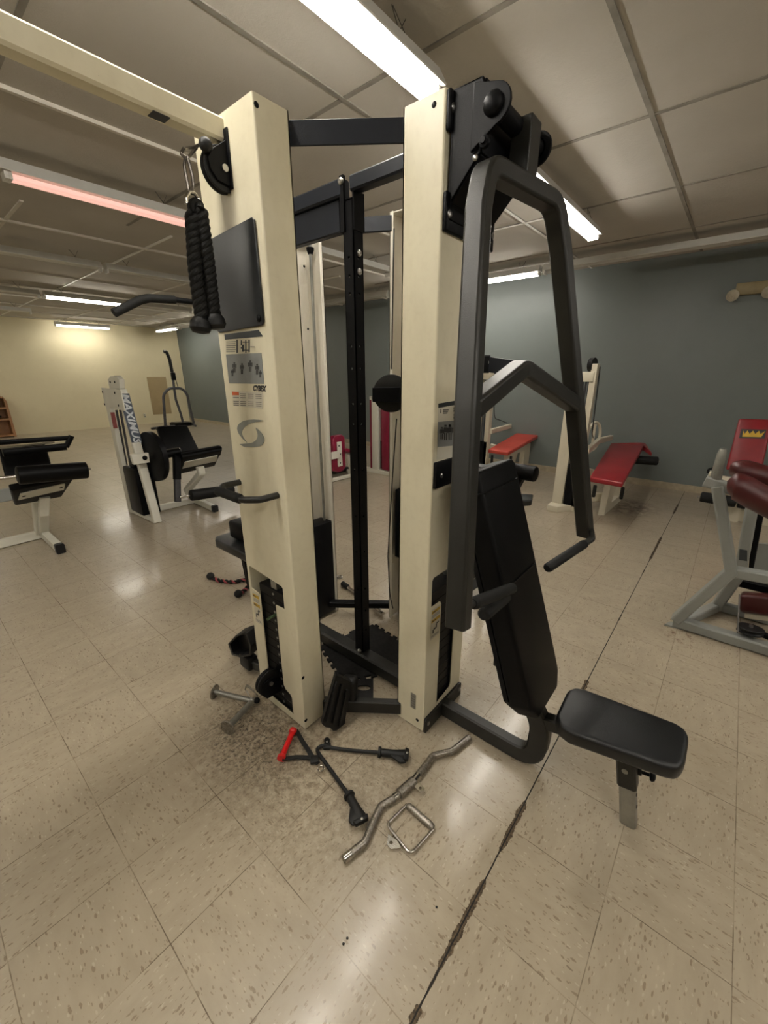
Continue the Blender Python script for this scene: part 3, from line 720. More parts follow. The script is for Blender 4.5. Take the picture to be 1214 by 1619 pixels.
def caution(par, P_, n_, y0, y1, z0, z1):
    """white sticker, two yellow bands, little pictogram"""
    m = MB(); w_ = y1-y0; hgt = z1-z0
    R = lambda a, b_, c, d_, k: [P_(y0+a*w_, z0+c*hgt, k), P_(y0+b_*w_, z0+c*hgt, k), P_(y0+b_*w_, z0+d_*hgt, k), P_(y0+a*w_, z0+d_*hgt, k)]
    m.mat('stick_white').prism(R(0, 1, 0, 1, 0), n_*0.001)
    m.mat('yellow').prism(R(.04, .96, .85, .95, 1), n_*0.0006); m.prism(R(.04, .96, .56, .66, 1), n_*0.0006)
    m.mat('ink_soft')
    for t in (.80, .76, .72, .10, .06): m.prism(R(.08, .9, t, t+.012, 1), n_*0.0006)
    m.mat('ink'); m.prism(R(.30, .62, .28, .33, 1), n_*0.0006); m.prism(R(.55, .66, .30, .44, 1), n_*0.0006); m.prism(R(.62, .86, .42, .47, 1), n_*0.0006); m.prism(R(.2, .32, .18, .30, 1), n_*0.0006)
    m.prism(R(.08, .5, .885, .915, 2), n_*0.0005); m.prism(R(.08, .5, .595, .625, 2), n_*0.0005)
    return m.build('caution_label', par, label='white caution label with yellow bands')
caution(wt, lambda a, b_, k: V((fx-0.001*k-0.0004, -a, b_)), V((-1, 0, 0)), -1.503, -1.452, 0.442, 0.600)
# grip handle on the front of the left tower
hz = 1.10
hd = MB().mat('charcoal')
hd.tube([(fx, 1.500, hz+0.008), (fx-0.075, 1.500, hz+0.008), (fx-0.115, 1.455, hz), (fx-0.115, 1.290, hz), (fx-0.075, 1.245, hz), (fx, 1.245, hz)], 0.0125, 0.03, n=16)
hdo = hd.build('grip_handle', gym, label='black U-shaped grip handle')
g_ = MB().mat('foam'); foamgrip(g_, (fx-0.115, 1.470, hz+0.002), (fx-0.115, 1.305, hz), 0.0185); g_.build('foam_sleeve', hdo)
# scuffed band on the side of the left tower
# upper swivel pulley of the left tower
pc = aty(350, 269, 1.357)
up = MB().mat('black')
pk = [aty(x, y, 1.338) for x, y in ((374, 222), (368, 214), (338, 232), (329, 247), (333, 266), (345, 285), (375, 300))]
up.prism(pk, (0, 0.004, 0)); up.prism([p+V((0, 0.036, 0)) for p in pk], (0, 0.004, 0))
up.bb((0.857, 1.328, pk[-1].z-0.005), (0.862, 1.386, pk[1].z+0.01))
upo = up.build('pulley_bracket', gym, bevel=0.0015)
def pulley(c, ax, r, w_, par, name='pulley_wheel', mat='rubber'):
    prof = [(-w_/2, r*0.25), (-w_/2, r*0.96), (-w_/2+0.002, r), (-w_*0.2, r*0.97), (0, r*0.84), (w_*0.2, r*0.97), (w_/2-0.002, r), (w_/2, r*0.96), (w_/2, r*0.25)]
    m = MB().mat(mat).lathe(c, ax, prof, 36)
    m.mat('bolt').cyl(V(c)-V(ax).normalized()*(w_/2+0.014), V(c)+V(ax).normalized()*(w_/2+0.014), 0.010, 16)
    return m.build(name, par)
pulley(pc+V((0, 0.003, 0)), (0, 1, 0), 0.060, 0.026, upo)
# lower pulley of the left tower
lo = MB().mat('black')
lo.prism([(0.93, 1.375, 0.10), (0.80, 1.375, 0.115), (0.775, 1.375, 0.15), (0.785, 1.375, 0.205), (0.82, 1.375, 0.215), (0.93, 1.375, 0.165)], (0, 0.004, 0))
lo.prism([(0.93, 1.410, 0.10), (0.80, 1.410, 0.115), (0.775, 1.410, 0.15), (0.785, 1.410, 0.205), (0.82, 1.410, 0.215), (0.93, 1.410, 0.165)], (0, 0.004, 0))
loo = lo.build('pulley_bracket', gym, bevel=0.0015)
pulley((0.825, 1.395, 0.185), (0, 1, 0), 0.062, 0.026, loo)
MB().mat('black').ball((0.765, 1.41, 0.110), 0.014).build('cable_stop', loo)
# steel crossover beam leaving to the left
MB().mat('cream').sq([(0.862, 1.375, 2.225), (-1.55, 1.375, 2.225)], 0.055, 0.062, up=(0, 0, 1)).build('crossover_beam', gym, label='cream overhead beam with worn lower edge')
MB().mat('worn_plate').bb((0.655, 1.350, 2.1932), (0.70, 1.388, 2.1945)).build('edge_scratch', gym)  # thin dark plate standing for a scratch on the beam's lower edge
# --- south tower details (front plane Y = .78)
fy = 0.780
Ps = lambda a, b_, k=0.0: V((a, fy-0.0012-k, b_))
fs_ = lambda x, y: aty(x, y, fy)
it = [('stick_white', [(692.5, 638), (728, 632), (728, 722), (690, 727)], 0), ('stick_dark', [(692.5, 638), (728, 632), (728, 638.5), (692.5, 645)], 1), ('stick_grey', [(691.8, 667), (728, 664), (728, 703), (691.2, 707)], 1)]
for x, y in ((699.5, 647.5), (720, 645.5), (720, 656)):
    for i in range(3): it.append(('ink', rc(x, y+2.6*i, x+9-i, y+2.6*i+1.5, -0.5), 1))
for x, y, k_ in ((697.5, 686, 1.2), (703.5, 685, 1.5), (710.5, 685, 1.5), (719, 684, 1.3)): it += [(m_, p_, 2) for m_, p_, _ in person_marks(x, y, k_)]
it += [('void', rc(708.5, 671, 711.5, 675), 2)]
lp(st, (0, -1, 0), fs_, 'instruction_placard', it, 'instruction placard with grey anatomy picture')
for x, y, t in ((696, 650, '1'), (717, 647.5, '2'), (717, 658.5, '3')):
    MB().mat('ink').text(t, fs_(x, y)+V((0, -0.0024, 0)), (1, 0, 0), (0, 0, 1), 0.020, 0.0008, 0, 0.0008).build('step_number', st)
caution(st, lambda a, b_, k: Ps(a, b_, 0.001*k), V((0, -1, 0)), 1.222, 1.290, 0.475, 0.618)
so = MB().mat('zinc').bb((1.1915, 0.823, 0.105), (1.193, 0.850, 0.185)); so.mat('ink_soft')
for i in range(5): so.box((1.1912, 0.8365, 0.118+0.013*i), (0.001, 0.020, 0.004))
so.build('serial_plate', st, label='small metal serial plate')
MB().mat('black').bb((1.198, 0.766, 1.135), (1.506, 0.780, 1.232), 0.004).build('pad_mount_plate', gym)
MB().mat('bolt').bolt((1.232, 0.765, 1.180), (0, -1, 0), 0.009).build('bolt', gym)
MB().mat('black').sq([(1.352, 0.766, 1.185), (1.352, 0.655, 1.185)], 0.06, 0.05, up=(0, 0, 1)).build('pad_mount_arm', gym)
# foot plate and bench frame
bp = MB().mat('charcoal').prism([(1.196, 0.768, 0.0), (1.508, 0.768, 0.0), (1.508, 0.768, 0.068), (1.500, 0.768, 0.076), (1.204, 0.768, 0.076), (1.196, 0.768, 0.068)], (0, 0.012, 0)).build('frame_foot_plate', gym, bevel=0.002)
for x in (1.216, 1.488): MB().mat('bolt').bolt((x, 0.766, 0.045), (0, -1, 0), 0.010).build('bolt', bp)
bz = 0.038
fr = MB().mat('charcoal').sq([(xc, 0.768, bz), (xc, 0.335, bz), (xc, 0.330, 0.22), (xc, 0.505, 0.50), (xc, 0.708, 1.10)], 0.052, 0.076, up=(0, 0, 1), rad=0.16, seg=8)
fr.build('bench_frame', gym)
MB().mat('charcoal').sq([(xc, 0.375, 0.235), (xc, 0.025, 0.315)], 0.048, 0.055, up=(0, 0, 1)).build('seat_arm', gym)
sl = MB().mat('charcoal').sq([(xc, 0.055, 0.335), (xc, 0.022, 0.165)], 0.055, 0.060, up=(0, 1, 0)).build('seat_leg_sleeve', gym)
MB().mat('zinc').lathe((xc-0.029, 0.037, 0.235), (-1, 0, 0), [(0, 0.010), (0.001, 0.010)], 14).build('sleeve_hole', sl)
leg = MB().mat('zinc').sq([(xc, 0.024, 0.18), (xc, -0.008, 0.0)], 0.046, 0.050, up=(0, 1, 0)).build('seat_leg', gym, label='bare metal lower leg with adjusting holes')
for z, y in ((0.135, 0.016-0.026), (0.085, 0.007-0.026)):
    MB().mat('void').lathe((xc, y, z), (0, -1, 0.17), [(0, 0.006), (0.0012, 0.006)], 12).build('adjusting_hole', leg)
k0_, k1_, k2_ = V((1.372, 0.030, 0.212)), V((1.375, -0.008, 0.218)), V((1.378, -0.040, 0.222)); kd = (k2_-k1_).normalized()
kn = MB().mat('charcoal').cyl(k0_, k1_, 0.013, 16)
kn.mat('black').lathe(k1_, kd, [(0, 0.006), (0.022, 0.006), (0.024, 0.016), (0.030, 0.019), (0.038, 0.014), (0.041, 0.005)], 20)
kn.build('adjusting_knob', gym)
# seat cushion (narrow end to the backrest)
def cushion(mb, outline, up, thick, bulge=0.012, bev=0.018):
    mb.prism(outline, -V(up)*thick, bev=bev, seg=4); return mb
sz = 0.408
seat_pts = [(1.235, 0.262, sz), (1.200, 0.240, sz), (1.188, 0.200, sz), (1.248, -0.062, sz), (1.262, -0.092, sz), (1.300, -0.104, sz), (1.420, -0.104, sz), (1.452, -0.092, sz), (1.464, -0.062, sz), (1.432, 0.222, sz), (1.418, 0.252, sz), (1.385, 0.268, sz)]
cushion(MB().mat('seatvinyl'), seat_pts, (0, 0, 1), 0.056, bev=0.020).build('seat_cushion', gym, angle=60)
MB().mat('black').bb((1.275, -0.06, 0.335), (1.42, 0.21, 0.355)).build('seat_board', gym)
# backrest: a long leaning cushion with a cut lower end
bt, bb_ = V((0, 0.612, 1.225)), V((0, 0.318, 0.330))
ax_ = (bt-bb_); Lb = ax_.length; ax_.normalize(); nb = V((0, -ax_.z, ax_.y)); nb = nb if nb.y < 0 else -nb
def bp_(x, s_, off=0.0): return V((x, 0, 0)) + bb_ + ax_*s_ + nb*off
hw = 0.150
outl = [(-hw, 0.06), (-hw+.045, 0.0), (hw-.045, 0.0), (hw, 0.06), (hw, Lb-0.02), (hw-0.02, Lb), (-hw+0.02, Lb), (-hw, Lb-0.02)]
br = MB().mat('vinyl'); br.prism([bp_(xc+.006+a, s_) for a, s_ in outl], -nb*0.085, bev=0.020, seg=4)
bro = br.build('backrest', gym, angle=60)
for s_ in (0.52, Lb-0.08):
    MB().mat('vinyl').tube([bp_(xc-hw-0.001, s_, -0.06), bp_(xc-hw-0.001, s_, -0.02), bp_(xc-hw+0.02, s_, 0.0015), bp_(xc+hw-0.02, s_, 0.0015), bp_(xc+hw+0.001, s_, -0.02)], 0.0035, 0.01, n=8).build('seam_piping', bro)
MB().mat('black').prism([bp_(xc+a*0.93, s_*0.96+0.02, -0.085) for a, s_ in outl], -nb*0.018).build('back_board', bro)
MB().mat('charcoal').box(bp_(xc-0.05, 0.20, -0.125), (0.07, 0.04, 0.05), None, 0.006).build('pad_bracket', gym)

# --- press arm bracket at the top of the south tower
bk = MB().mat('black')
xl, xr = 1.212, 1.492
for x in (xl, xr-0.006):
    pts = [(x, 0.770, 2.262), (x, 0.686, 2.262), (x, 0.678, 2.254), (x, 0.678, 2.098), (x, 0.775, 1.995)]
    bk.prism(pts, (0.006, 0, 0))
bk.bb((1.196, 0.766, 1.93), (1.508, 0.780, 2.03), 0.004); bk.bb((1.196, 0.766, 2.17), (1.508, 0.780, 2.262), 0.004)
bk.bb((xl, 0.762, 1.96), (xr, 0.768, 2.26)); bk.bb((xl, 0.680, 2.256), (xr, 0.768, 2.262)); bk.bb((xl+.01, 0.674, 2.10), (xr-.01, 0.680, 2.26))
bk.prism([(xl+.006, 0.775, 1.995), (xr-.006, 0.775, 1.995), (xr-.006, 0.678, 2.098), (xl+.006, 0.678, 2.098)], (0, -0.003, -0.003))
bko = bk.build('press_bracket', gym, bevel=0.003, label='black bolted bracket at the tower top')
for p in ((1.214, 0.765, 2.222), (1.214, 0.765, 1.975), (1.49, .765, 1.975), (1.49, 0.765, 2.222)): MB().mat('bolt').bolt(p, (0, -1, 0), 0.012).build('bolt', bko)
for z in (2.20, 2.09): MB().mat('bolt').bolt((xl, 0.690, z), (-1, 0, 0), 0.008, 0.004).build('bolt', bko)
# pivot ears and axle
py, pz = 0.638, 2.185
for x in (xl-0.012, xr+0.002):
    e = MB().mat('black'); ring = [V((x, py, pz)) + V((0, math.cos(t), math.sin(t)))*0.058 for t in (math.radians(a) for a in range(-110, 111, 20))]
    e.prism([V((x, 0.700, 2.25)), V((x, 0.700, 2.10))] + [V((x, py-0.046*math.cos(math.radians(a)), pz+0.046*math.sin(math.radians(a)))) for a in range(-80, 81, 16)], (0.010, 0, 0))
    e.build('pivot_ear', bko, bevel=0.002)
for x, s_ in ((xl-0.012, -1), (xr+0.012, 1)):
    MB().mat('black').lathe((x, py, pz), (s_, 0, 0), [(-0.01, 0.027), (0.006, 0.027), (0.012, 0.024), (0.018, 0.015), (0.020, 0.004)], 28).build('pivot_cap', bko)
    MB().mat('black').lathe((x, 0.655, pz-0.075), (s_, 0, 0), [(0, 0.015), (0.010, 0.014), (0.012, 0.008), (0.018, 0.007)], 16).build('stop_bolt', bko)
MB().mat('black').cyl((xl, py, pz), (xr, py, pz), 0.024, 24).build('pivot_axle', bko)
# the press arm
pa = MB().mat('charcoal')
LB, LC, LT = V((0.868, 0.465, 0.865)), V((0.985, 0.540, 1.440)), aty(756, 330, 0.628)
RB, RC, RT = V((1.868, 0.400, 0.845)), V((1.712, 0.480, 1.415)), aty(886, 395, 0.565)
LK, RK = aty(768, 262, 0.638), aty(876, 322, 0.590)
pa.sq([LB, LC, LT, LK, RK, RT, RC, RB], 0.050, 0.062, up=(0, 1, 0), rad=[0.3, 0.2, 0.07, 0.07, 0.2, 0.3], seg=6)
pao = pa.build('press_arm', gym, bevel=0.003)
AP = V((1.352, 0.560, 1.545))
MB().mat('charcoal').sq([LC+V((0.015, 0, 0.0)), AP, RC+V((-0.015, 0, 0))], 0.055, 0.060, up=(0, 1, 0), rad=0.07, seg=6).build('cross_tube', pao, bevel=0.003)
lv = MB().mat('charcoal'); lv.bb((1.335, 0.590, 2.045), (1.405, 0.650, 2.205)); lv.build('lever_plate', pao, bevel=0.004)
for s_, B, end in ((-1, LB, V((1.215, 0.455, 0.842))), (1, RB, V((1.46, 0.42, 0.835)))):
    t0 = B + V((-s_*0.0, 0, 0.03)); 
    if s_ > 0:
        hnd = MB().mat('charcoal'); hnd.tube([t0+V((-0.005, -0.02, 0)), t0+V((-0.075, -0.045, -0.012)), end], 0.0135, 0.05, n=16); hnd.build('press_handle', pao); ho = pao
        g = MB().mat('foam'); a_ = (t0+V((-0.075, -0.045, -0.012))).lerp(end, 0.18); foamgrip(g, a_, end+(end-a_).normalized()*0.01, 0.0185); g.build('foam_sleeve', ho)
    else:
        a0 = V((0.905, 0.463, 0.915)); hnd = MB().mat('charcoal'); hnd.tube([V((0.870, 0.465, 0.925)), a0, end], 0.011, n=14); hnd.build('press_handle', pao); ho = pao
        g = MB().mat('foam'); foamgrip(g, a0.lerp(end, 0.12), end, 0.019); g.build('foam_sleeve', ho)
# second lower grip crossing behind the backrest
g2 = MB().mat('foam'); foamgrip(g2, aty(764, 972, 0.46), aty(812, 934, 0.50), 0.021); g2.build('inner_grip', pao)

# --- rear station parts seen past the towers
cb = MB().mat('rubber').tube([(1.735, 1.395, 2.17), (1.72, 1.395, 1.55)], 0.0032, n=8); cb.build('cable', gym)
MB().mat('rubber').tube([atx(627, 662, 1.66), atx(620, 760, 1.70), atx(613, 880, 1.74), atx(616, 940, 1.76), atx(621, 962, 1.76)], 0.0032, 0.2, n=8).build('cable', gym)
pb = MB().mat('black')
c_ = V((1.700, 1.395, 1.430)); va = V((-0.55, 0.83, 0))
pb.prism([c_+va*0.085+V((0, 0, 0.03)), c_-va*0.16+V((0, 0, 0.035)), c_-va*0.16+V((0, 0, -0.045)), c_+va*0.085+V((0, 0, -0.04))], V((-0.83, -0.55, 0))*0.022)
pbo = pb.build('pulley_bracket', gym, bevel=0.002)
pulley(c_+va*(-0.01)+V((0.83, 0.55, 0))*0.02, (0.83, 0.55, 0), 0.095, 0.025, pbo)
# seat and thigh pad of the rear pull-down station
MB().mat('seatvinyl').prism([(1.27, 2.62, 0.45), (1.235, 2.56, 0.45), (1.235, 2.15, 0.45), (1.50, 2.15, 0.45), (1.50, 2.62, 0.45)], (0, 0, -0.06), bev=0.012).build('rear_seat', gym, angle=60)
MB().mat('vinyl').bb((1.31, 2.30, 0.46), (1.50, 2.50, 0.585), 0.02, 3).build('rear_pad', gym)
MB().mat('black').sq([(1.40, 1.925, 0.05), (1.40, 2.45, 0.05), (1.40, 2.50, 0.40)], 0.05, 0.05, rad=0.08).build('rear_frame', gym)
# far station: low seat, roller arm and curved frame seen behind the backrest
MB().mat('black').sq([(1.915, 1.22, 1.575), (2.12, 1.06, 1.575)], 0.05, 0.09, up=(0, 0, 1)).build('far_lever_arm', gym)
far = MB().mat('slate'); far.prism([atx(x, y, 2.10) for x, y in ((752, 561), (800, 568), (836, 572), (818, 583), (788, 604), (781, 590), (752, 585))], (0.03, 0, 0)); far.build('far_bracket_plate', gym, bevel=0.002)
MB().mat('stick_grey').disc(atx(769, 573, 2.098), (1, 0, 0), 0.014, 0.003, 20).build('bracket_hole', gym)
pf = atz(812, 796, 0.46)
MB().mat('charcoal').sq([(1.915, 1.30, 0.05), (pf.x, pf.y, 0.05), (pf.x, pf.y, 0.46)], 0.05, 0.05, rad=0.06).build('far_seat_frame', gym)
MB().mat('charcoal').sq([(pf.x, pf.y, 0.42), atz(806, 778, 0.66)], 0.04, 0.04).build('far_pad_post', gym)
MB().mat('charcoal').sq([(0.93, 1.745, 0.05), (0.985, 1.51, 0.05)], 0.04, 0.05, up=(0, 0, 1)).build('base_brace', gym)
fk = MB().mat('charcoal').sq([atz(830, 745, .78), atz(800, 800, .55)], 0.05, 0.05); fk.build('far_seat_post', gym)
pz_ = atz(842, 750, 0.78)
fr2 = MB().mat('vinyl'); foamgrip(fr2, atz(800, 742, 0.80), atz(848, 750, 0.80), 0.06, 20); fr2.build('far_roller', gym)
MB().mat('vinyl').slab([atz(792, 760, 0.68), atz(826, 762, 0.68), atz(812, 800, 0.60), atz(782, 800, 0.60)], 0.04, 0.01).build('far_pad', gym)
MB().mat('seatvinyl').slab([atz(800, 788, 0.50), atz(842, 790, 0.50), atz(840, 800, 0.50), atz(800, 803, 0.50)], 0.05, 0.012).build('far_seat', gym)
MB().mat('charcoal').sq([atz(735, 872, 0.50), atz(752, 862, 0.50), atz(757, 840, 0.60)], 0.03, 0.05, rad=0.05).build('far_curved_frame', gym)
lpf = MB().mat('charcoal'); lpf.sq([atz(765, 830, 0.55), atz(765, 880, 0.35), atz(762, 915, 0.10), atz(735, 935, 0.04)], 0.035, 0.06, rad=0.12, seg=6)
lpf.build('far_curved_frame', gym)
MB().mat('cream').bb(V((1.93, 1.17, 1.25)), V((1.96, 1.22, 1.50))).build('far_guard', gym)

# ------------------------------------------------------------------ attachments and loose things
# rope with carabiner
rope = thing('triceps_rope', (0.690, 1.37, 1.62), 'black twisted pull-down rope hanging from the carabiner at the left tower', 'cable attachment')
Yr = 1.372
ca = MB().mat('hook')
top = aty(322, 228, Yr); tp = [aty(x, y, Yr) for x, y in ((316, 229), (306, 233), (290, 235), (286, 243), (293, 251), (301, 246), (311, 233))]
ca.tube(tp, 0.0042, 0.004, n=8)
lk = [aty(x, y, Yr) for x, y in ((293, 249), (291, 262), (296, 290), (298, 302), (303, 304), (306, 296), (304, 278), (298, 256), (296, 247))]
ca.tube(lk, 0.0046, 0.01, n=8, closed=False)
ca.build('carabiner', rope, label='steel snap hook')
MB().mat('rubber').ball(aty(325, 229, 1.335), 0.019).build('cable_ball', rope)
clampc = aty(303, 322, Yr)
cl = MB().mat('chrome'); cl.tube([aty(x, y, Yr) for x, y in ((295, 322), (294, 312), (299, 304), (306, 305), (313, 313), (315, 326), (313, 333))], 0.006, 0.006, n=10)
cl.lathe(aty(312, 328, Yr)+V((0, 0, -0.02)), (0, 0, 1), [(0, 0.016), (0.012, 0.018), (0.024, 0.010)], 16); cl.build('rope_fitting', rope, label='chrome rope fitting')
def twist(mb, pts, R_, r_, turns, strands=3, n=8, step=90):
    pts = [V(p) for p in pts]
    L_ = [0]
    for a, b_ in zip(pts, pts[1:]): L_.append(L_[-1]+(b_-a).length)
    def at(t):
        s_ = t*L_[-1]
        for i in range(len(pts)-1):
            if s_ <= L_[i+1] or i == len(pts)-2:
                f = (s_-L_[i])/max(1e-6, L_[i+1]-L_[i]); return pts[i].lerp(pts[i+1], f), (pts[i+1]-pts[i]).normalized()
    for k_ in range(strands):
        line = []
        for i in range(step+1):
            p, t = at(i/step); e = V((1, 0, 0)) if abs(t.x) < 0.8 else V((0, 0, 1)); u = (e-t*e.dot(t)).normalized(); w = t.cross(u)
            a = 2*PI*(turns*i/step + k_/strands); line.append(p + (u*math.cos(a)+w*math.sin(a))*R_)
        mb.sweep(line, r_, n=n)
    return mb
for (xa, ya), (xm, ym), (xb, yb), (ex, ey), dY in (((304, 338), (308, 420), (319, 503), (318, 515), 0.0), ((317, 334), (329, 418), (338, 497), (339, 509), -0.01)):
    s_ = MB().mat('foam'); twist(s_, [aty(xa, ya, Yr+dY), aty(xm, ym, Yr+dY), aty(xb, yb, Yr+dY)], 0.0108, 0.0118, 5.2 if dY else 4.8, n=10)
    so_ = s_.build('rope_strand', rope)
    e_ = aty(ex, ey, Yr+dY); MB().mat('rubber').lathe(e_+V((0, 0, 0.022)), (0.1 if dY else -0.1, 0, -1), [(-0.006, 0.015), (0, 0.022), (0.012, 0.031), (0.030, 0.033), (0.042, 0.026), (0.046, 0.008)], 22).build('rope_stopper', so_)
sb = MB().mat('foam'); p_ = [aty(306, 336, Yr), aty(303, 326, Yr), aty(308, 320, Yr), aty(315, 324, Yr), aty(317, 333, Yr-0.02)]
sb.tube(p_, 0.014, 0.01, n=10); sb.build('rope_loop', rope)

# lat bar
lat = thing('lat_bar', (1.22, 2.2, 1.84), 'black bent lat pull-down bar jutting out left behind the rope', 'cable attachment')
Yb = 2.2
e0, e1, e2, e3 = aty(180, 495, Yb), aty(222, 474, Yb), aty(238, 471, Yb), aty(276, 474, Yb)
e4 = aty(310, 478, Yb)
lb = MB().mat('black'); lb.tube([e1, e2, e3, e4, V((1.70, Yb, e4.z))], 0.0125, 0.05, n=14); lbo = lb.build('bar', lat)
g = MB().mat('foam'); g.tube([e0, aty(222, 474, Yb), aty(236, 471.5, Yb), e3], 0.0185, 0.08, n=16); g.build('foam_sleeve', lbo)
MB().mat('steel').tube([(1.33, Yb, e4.z+0.01), (1.33, Yb, 2.12)], 0.004, n=8).build('hanging_cable', lat)
gz = MB().mat('black').bb((1.31, 1.925, 2.10), (1.35, 2.23, 2.16)); gz.build('rear_pulley_arm', gym, bevel=0.003)

# V-shaped grip at the low pulley, end discs
vb = thing('v_grip', (0.74, 1.55, 0), 'worn steel V grip with round end discs lying left of the left tower', 'cable attachment')
J = V((0.795, 1.505, 0.028)); A1 = V((0.702, 1.692, 0.037)); A2 = V((0.628, 1.442, 0.037))
m_ = MB().mat('zinc'); m_.cyl(J, A1, 0.0125, 14); m_.cyl(J, A2, 0.0135, 14); m_.ball(J, 0.016); m_.build('grip_tubes', vb)
for p, d in ((A1, A1-J), (A2, A2-J)):
    MB().mat('steel').lathe(p, d, [(-0.003, 0.012), (-0.003, 0.034), (0.0, 0.037), (0.003, 0.034), (0.005, 0.010)], 24).build('end_disc', vb)
hk = MB().mat('steel'); hk.tube([J+V((0.0, 0.0, 0.0)), J+V((-0.005, 0.05, 0.045)), J+V((0.005, 0.045, 0.07)), J+V((0.02, -0.02, 0.03)), J], 0.0035, 0.006, n=8)
hk.tube([J+V((0.002, 0.045, 0.06)), J+V((0.0, -0.03, 0.075)), (0.772, 1.42, 0.108)], 0.003, n=8); hk.build('snap_hook', vb)

# handles on the floor
def onfloor(x, y, r=0.014): return atz(x, y, r)
ez = thing('curl_bar', (0.93, 0.66, 0), 'worn steel zigzag curl bar lying in the middle of the floor', 'cable attachment')
zp = [onfloor(x, y, 0.015) for x, y in ((543, 1359), (577, 1332), (590, 1300), (602, 1275), (620, 1264), (650, 1240), (672, 1212), (684, 1195), (715, 1188), (742, 1166))]
m_ = MB().mat('steel'); m_.tube(zp, 0.0135, 0.035, n=16); ezo = m_.build('bar', ez)
for a_, b_, r__ in ((zp[0], zp[0].lerp(zp[1], 0.33), 0.0142), (zp[4].lerp(zp[5], 0.05), zp[4].lerp(zp[5], 0.25), 0.0150), (zp[5].lerp(zp[6], .2), zp[5].lerp(zp[6], 0.5), 0.0145)): MB().mat('chrome').cyl(a_, b_, r__, 18).build('chrome_ring', ezo)
m_ = MB().mat('steel'); m_.cyl(zp[4].lerp(zp[5], 0.35), zp[5].lerp(zp[6], 0.15), 0.0185, 20)
sc = onfloor(661, 1247, 0.014); dv = (zp[5]-zp[4]).normalized(); 
m_.build('swivel_collar', ezo)
m_ = MB().mat('chrome'); c0 = zp[5]+V((0.012, -0.018, 0)); pr = V((dv.y, -dv.x, 0)); pr = pr if pr.y < 0 else -pr
hole = [c0+pr*0.020+V((math.cos(a)*0.006*dv.x, math.cos(a)*0.006*dv.y, 0))+pr*0.006*math.sin(a) for a in (2*PI*i/10 for i in range(10))]
m_.prism([c0-dv*0.014, c0+pr*0.030-dv*0.012, c0+pr*0.036, c0+pr*0.030+dv*0.012, c0+dv*0.014], (0, 0, 0.004), holes=[hole]); m_.build('cable_eye', ezo)

dh = thing('stirrup_handle', (0.82, 0.59, 0), 'chrome stirrup handle lying in front of the zigzag bar', 'cable attachment')
dz_ = 0.010
q1, q2, q3, q4 = onfloor(643, 1272, dz_), onfloor(686, 1310, dz_), onfloor(650, 1350, dz_), onfloor(611, 1304, dz_)
m_ = MB().mat('chrome'); m_.tube([q2, q3+V((-0.004, 0, 0)), q4, q1], 0.0048, 0.022, n=12); m_.build('frame', dh)
m_ = MB().mat('steel'); foamgrip(m_, q1.lerp(q2, 0.02), q1.lerp(q2, 0.98), 0.0125, 20); m_.build('knurled_grip', dh, label='knurled steel grip')
m_ = MB().mat('chrome'); a_, b_, c_ = onfloor(613, 1322, 0.006), onfloor(616, 1343, 0.006), onfloor(633, 1342, 0.006)
m_.prism([onfloor(613, 1320, .006), onfloor(612, 1337, .006), onfloor(618, 1344, .006), onfloor(634, 1342, .006), onfloor(628, 1331, .006)], (0, 0, 0.006), holes=[[onfloor(618+3*math.cos(t), 1334+2.6*math.sin(t), .006) for t in (2*PI*i/10 for i in range(10))]])
m_.build('cable_eye', dh)

rh = thing('strap_handle', (0.76, 1.14, 0), 'red plastic handle on a black strap lying at the foot of the left tower', 'cable attachment')
r1, r2 = onfloor(464, 1154, 0.016), onfloor(444, 1200, 0.016)
d = r2-r1; Lr = d.length
MB().mat('brightred').lathe(r1, d, [(0, 0.010), (0, 0.017), (0.012, 0.018), (0.018, 0.0125), (Lr*0.5, 0.0115), (Lr-0.018, 0.0125), (Lr-0.012, 0.018), (Lr, 0.017), (Lr, 0.010)], 20).build('grip', rh, label='bright red plastic grip')
apx = onfloor(495, 1198, 0.012)
def strap(mb, pts, w, t): return mb.sweep(fillet(pts, 0.02, 4), 0, rect=(w, t), up=(0, 0, 1))
m_ = MB().mat('rubber'); strap(m_, [r1+V((0.006, -0.01, 0)), onfloor(478, 1172, 0.014), apx, onfloor(503, 1207, 0.010)], 0.018, 0.006); strap(m_, [r2+V((0.004, -0.004, 0)), onfloor(470, 1197, 0.012), apx, onfloor(503, 1207, 0.010)], 0.018, 0.006)
m_.box(onfloor(497, 1201, 0.012), (0.035, 0.035, 0.014), Matrix.Rotation(0.9, 3, 'Z'), 0.004); m_.build('strap', rh)
m_ = MB().mat('chrome'); rc = onfloor(507, 1215, 0.006); m_.tube(arcpts(rc, (1, 0, 0), (0, 1, 0), 0.012, 0, 350, 16), 0.0022, n=8); m_.build('ring', rh)

yk = thing('double_strap_grip', (0.90, 0.96, 0), 'black two-armed cord attachment with flared rubber grips lying between the towers', 'cable attachment')
yc0 = onfloor(513, 1180, 0.012)
m_ = MB().mat('rubber'); m_.tube([onfloor(602, 1190, 0.016), onfloor(560, 1187, 0.012), onfloor(528, 1183, 0.012), yc0+V((0.0, 0.01, 0)), onfloor(500, 1184, 0.012), onfloor(505, 1193, 0.012), onfloor(526, 1222, 0.012), onfloor(552, 1258, 0.016)], 0.0075, 0.02, n=10)
m_.build('cord', yk)
m_ = MB().mat('rubber'); m_.lathe(onfloor(517, 1173, 0.004), (0, 0, 1), [(0, 0.012), (0.010, 0.013), (0.016, 0.010)], 16); m_.box(onfloor(517, 1180, 0.012), (0.03, 0.03, 0.014), Matrix.Rotation(0.7, 3, 'Z'), 0.004)
m_.mat('bolt').bolt(onfloor(517, 1172, 0.021), (0, 0, 1), 0.005, 0.002); m_.build('junction', yk)
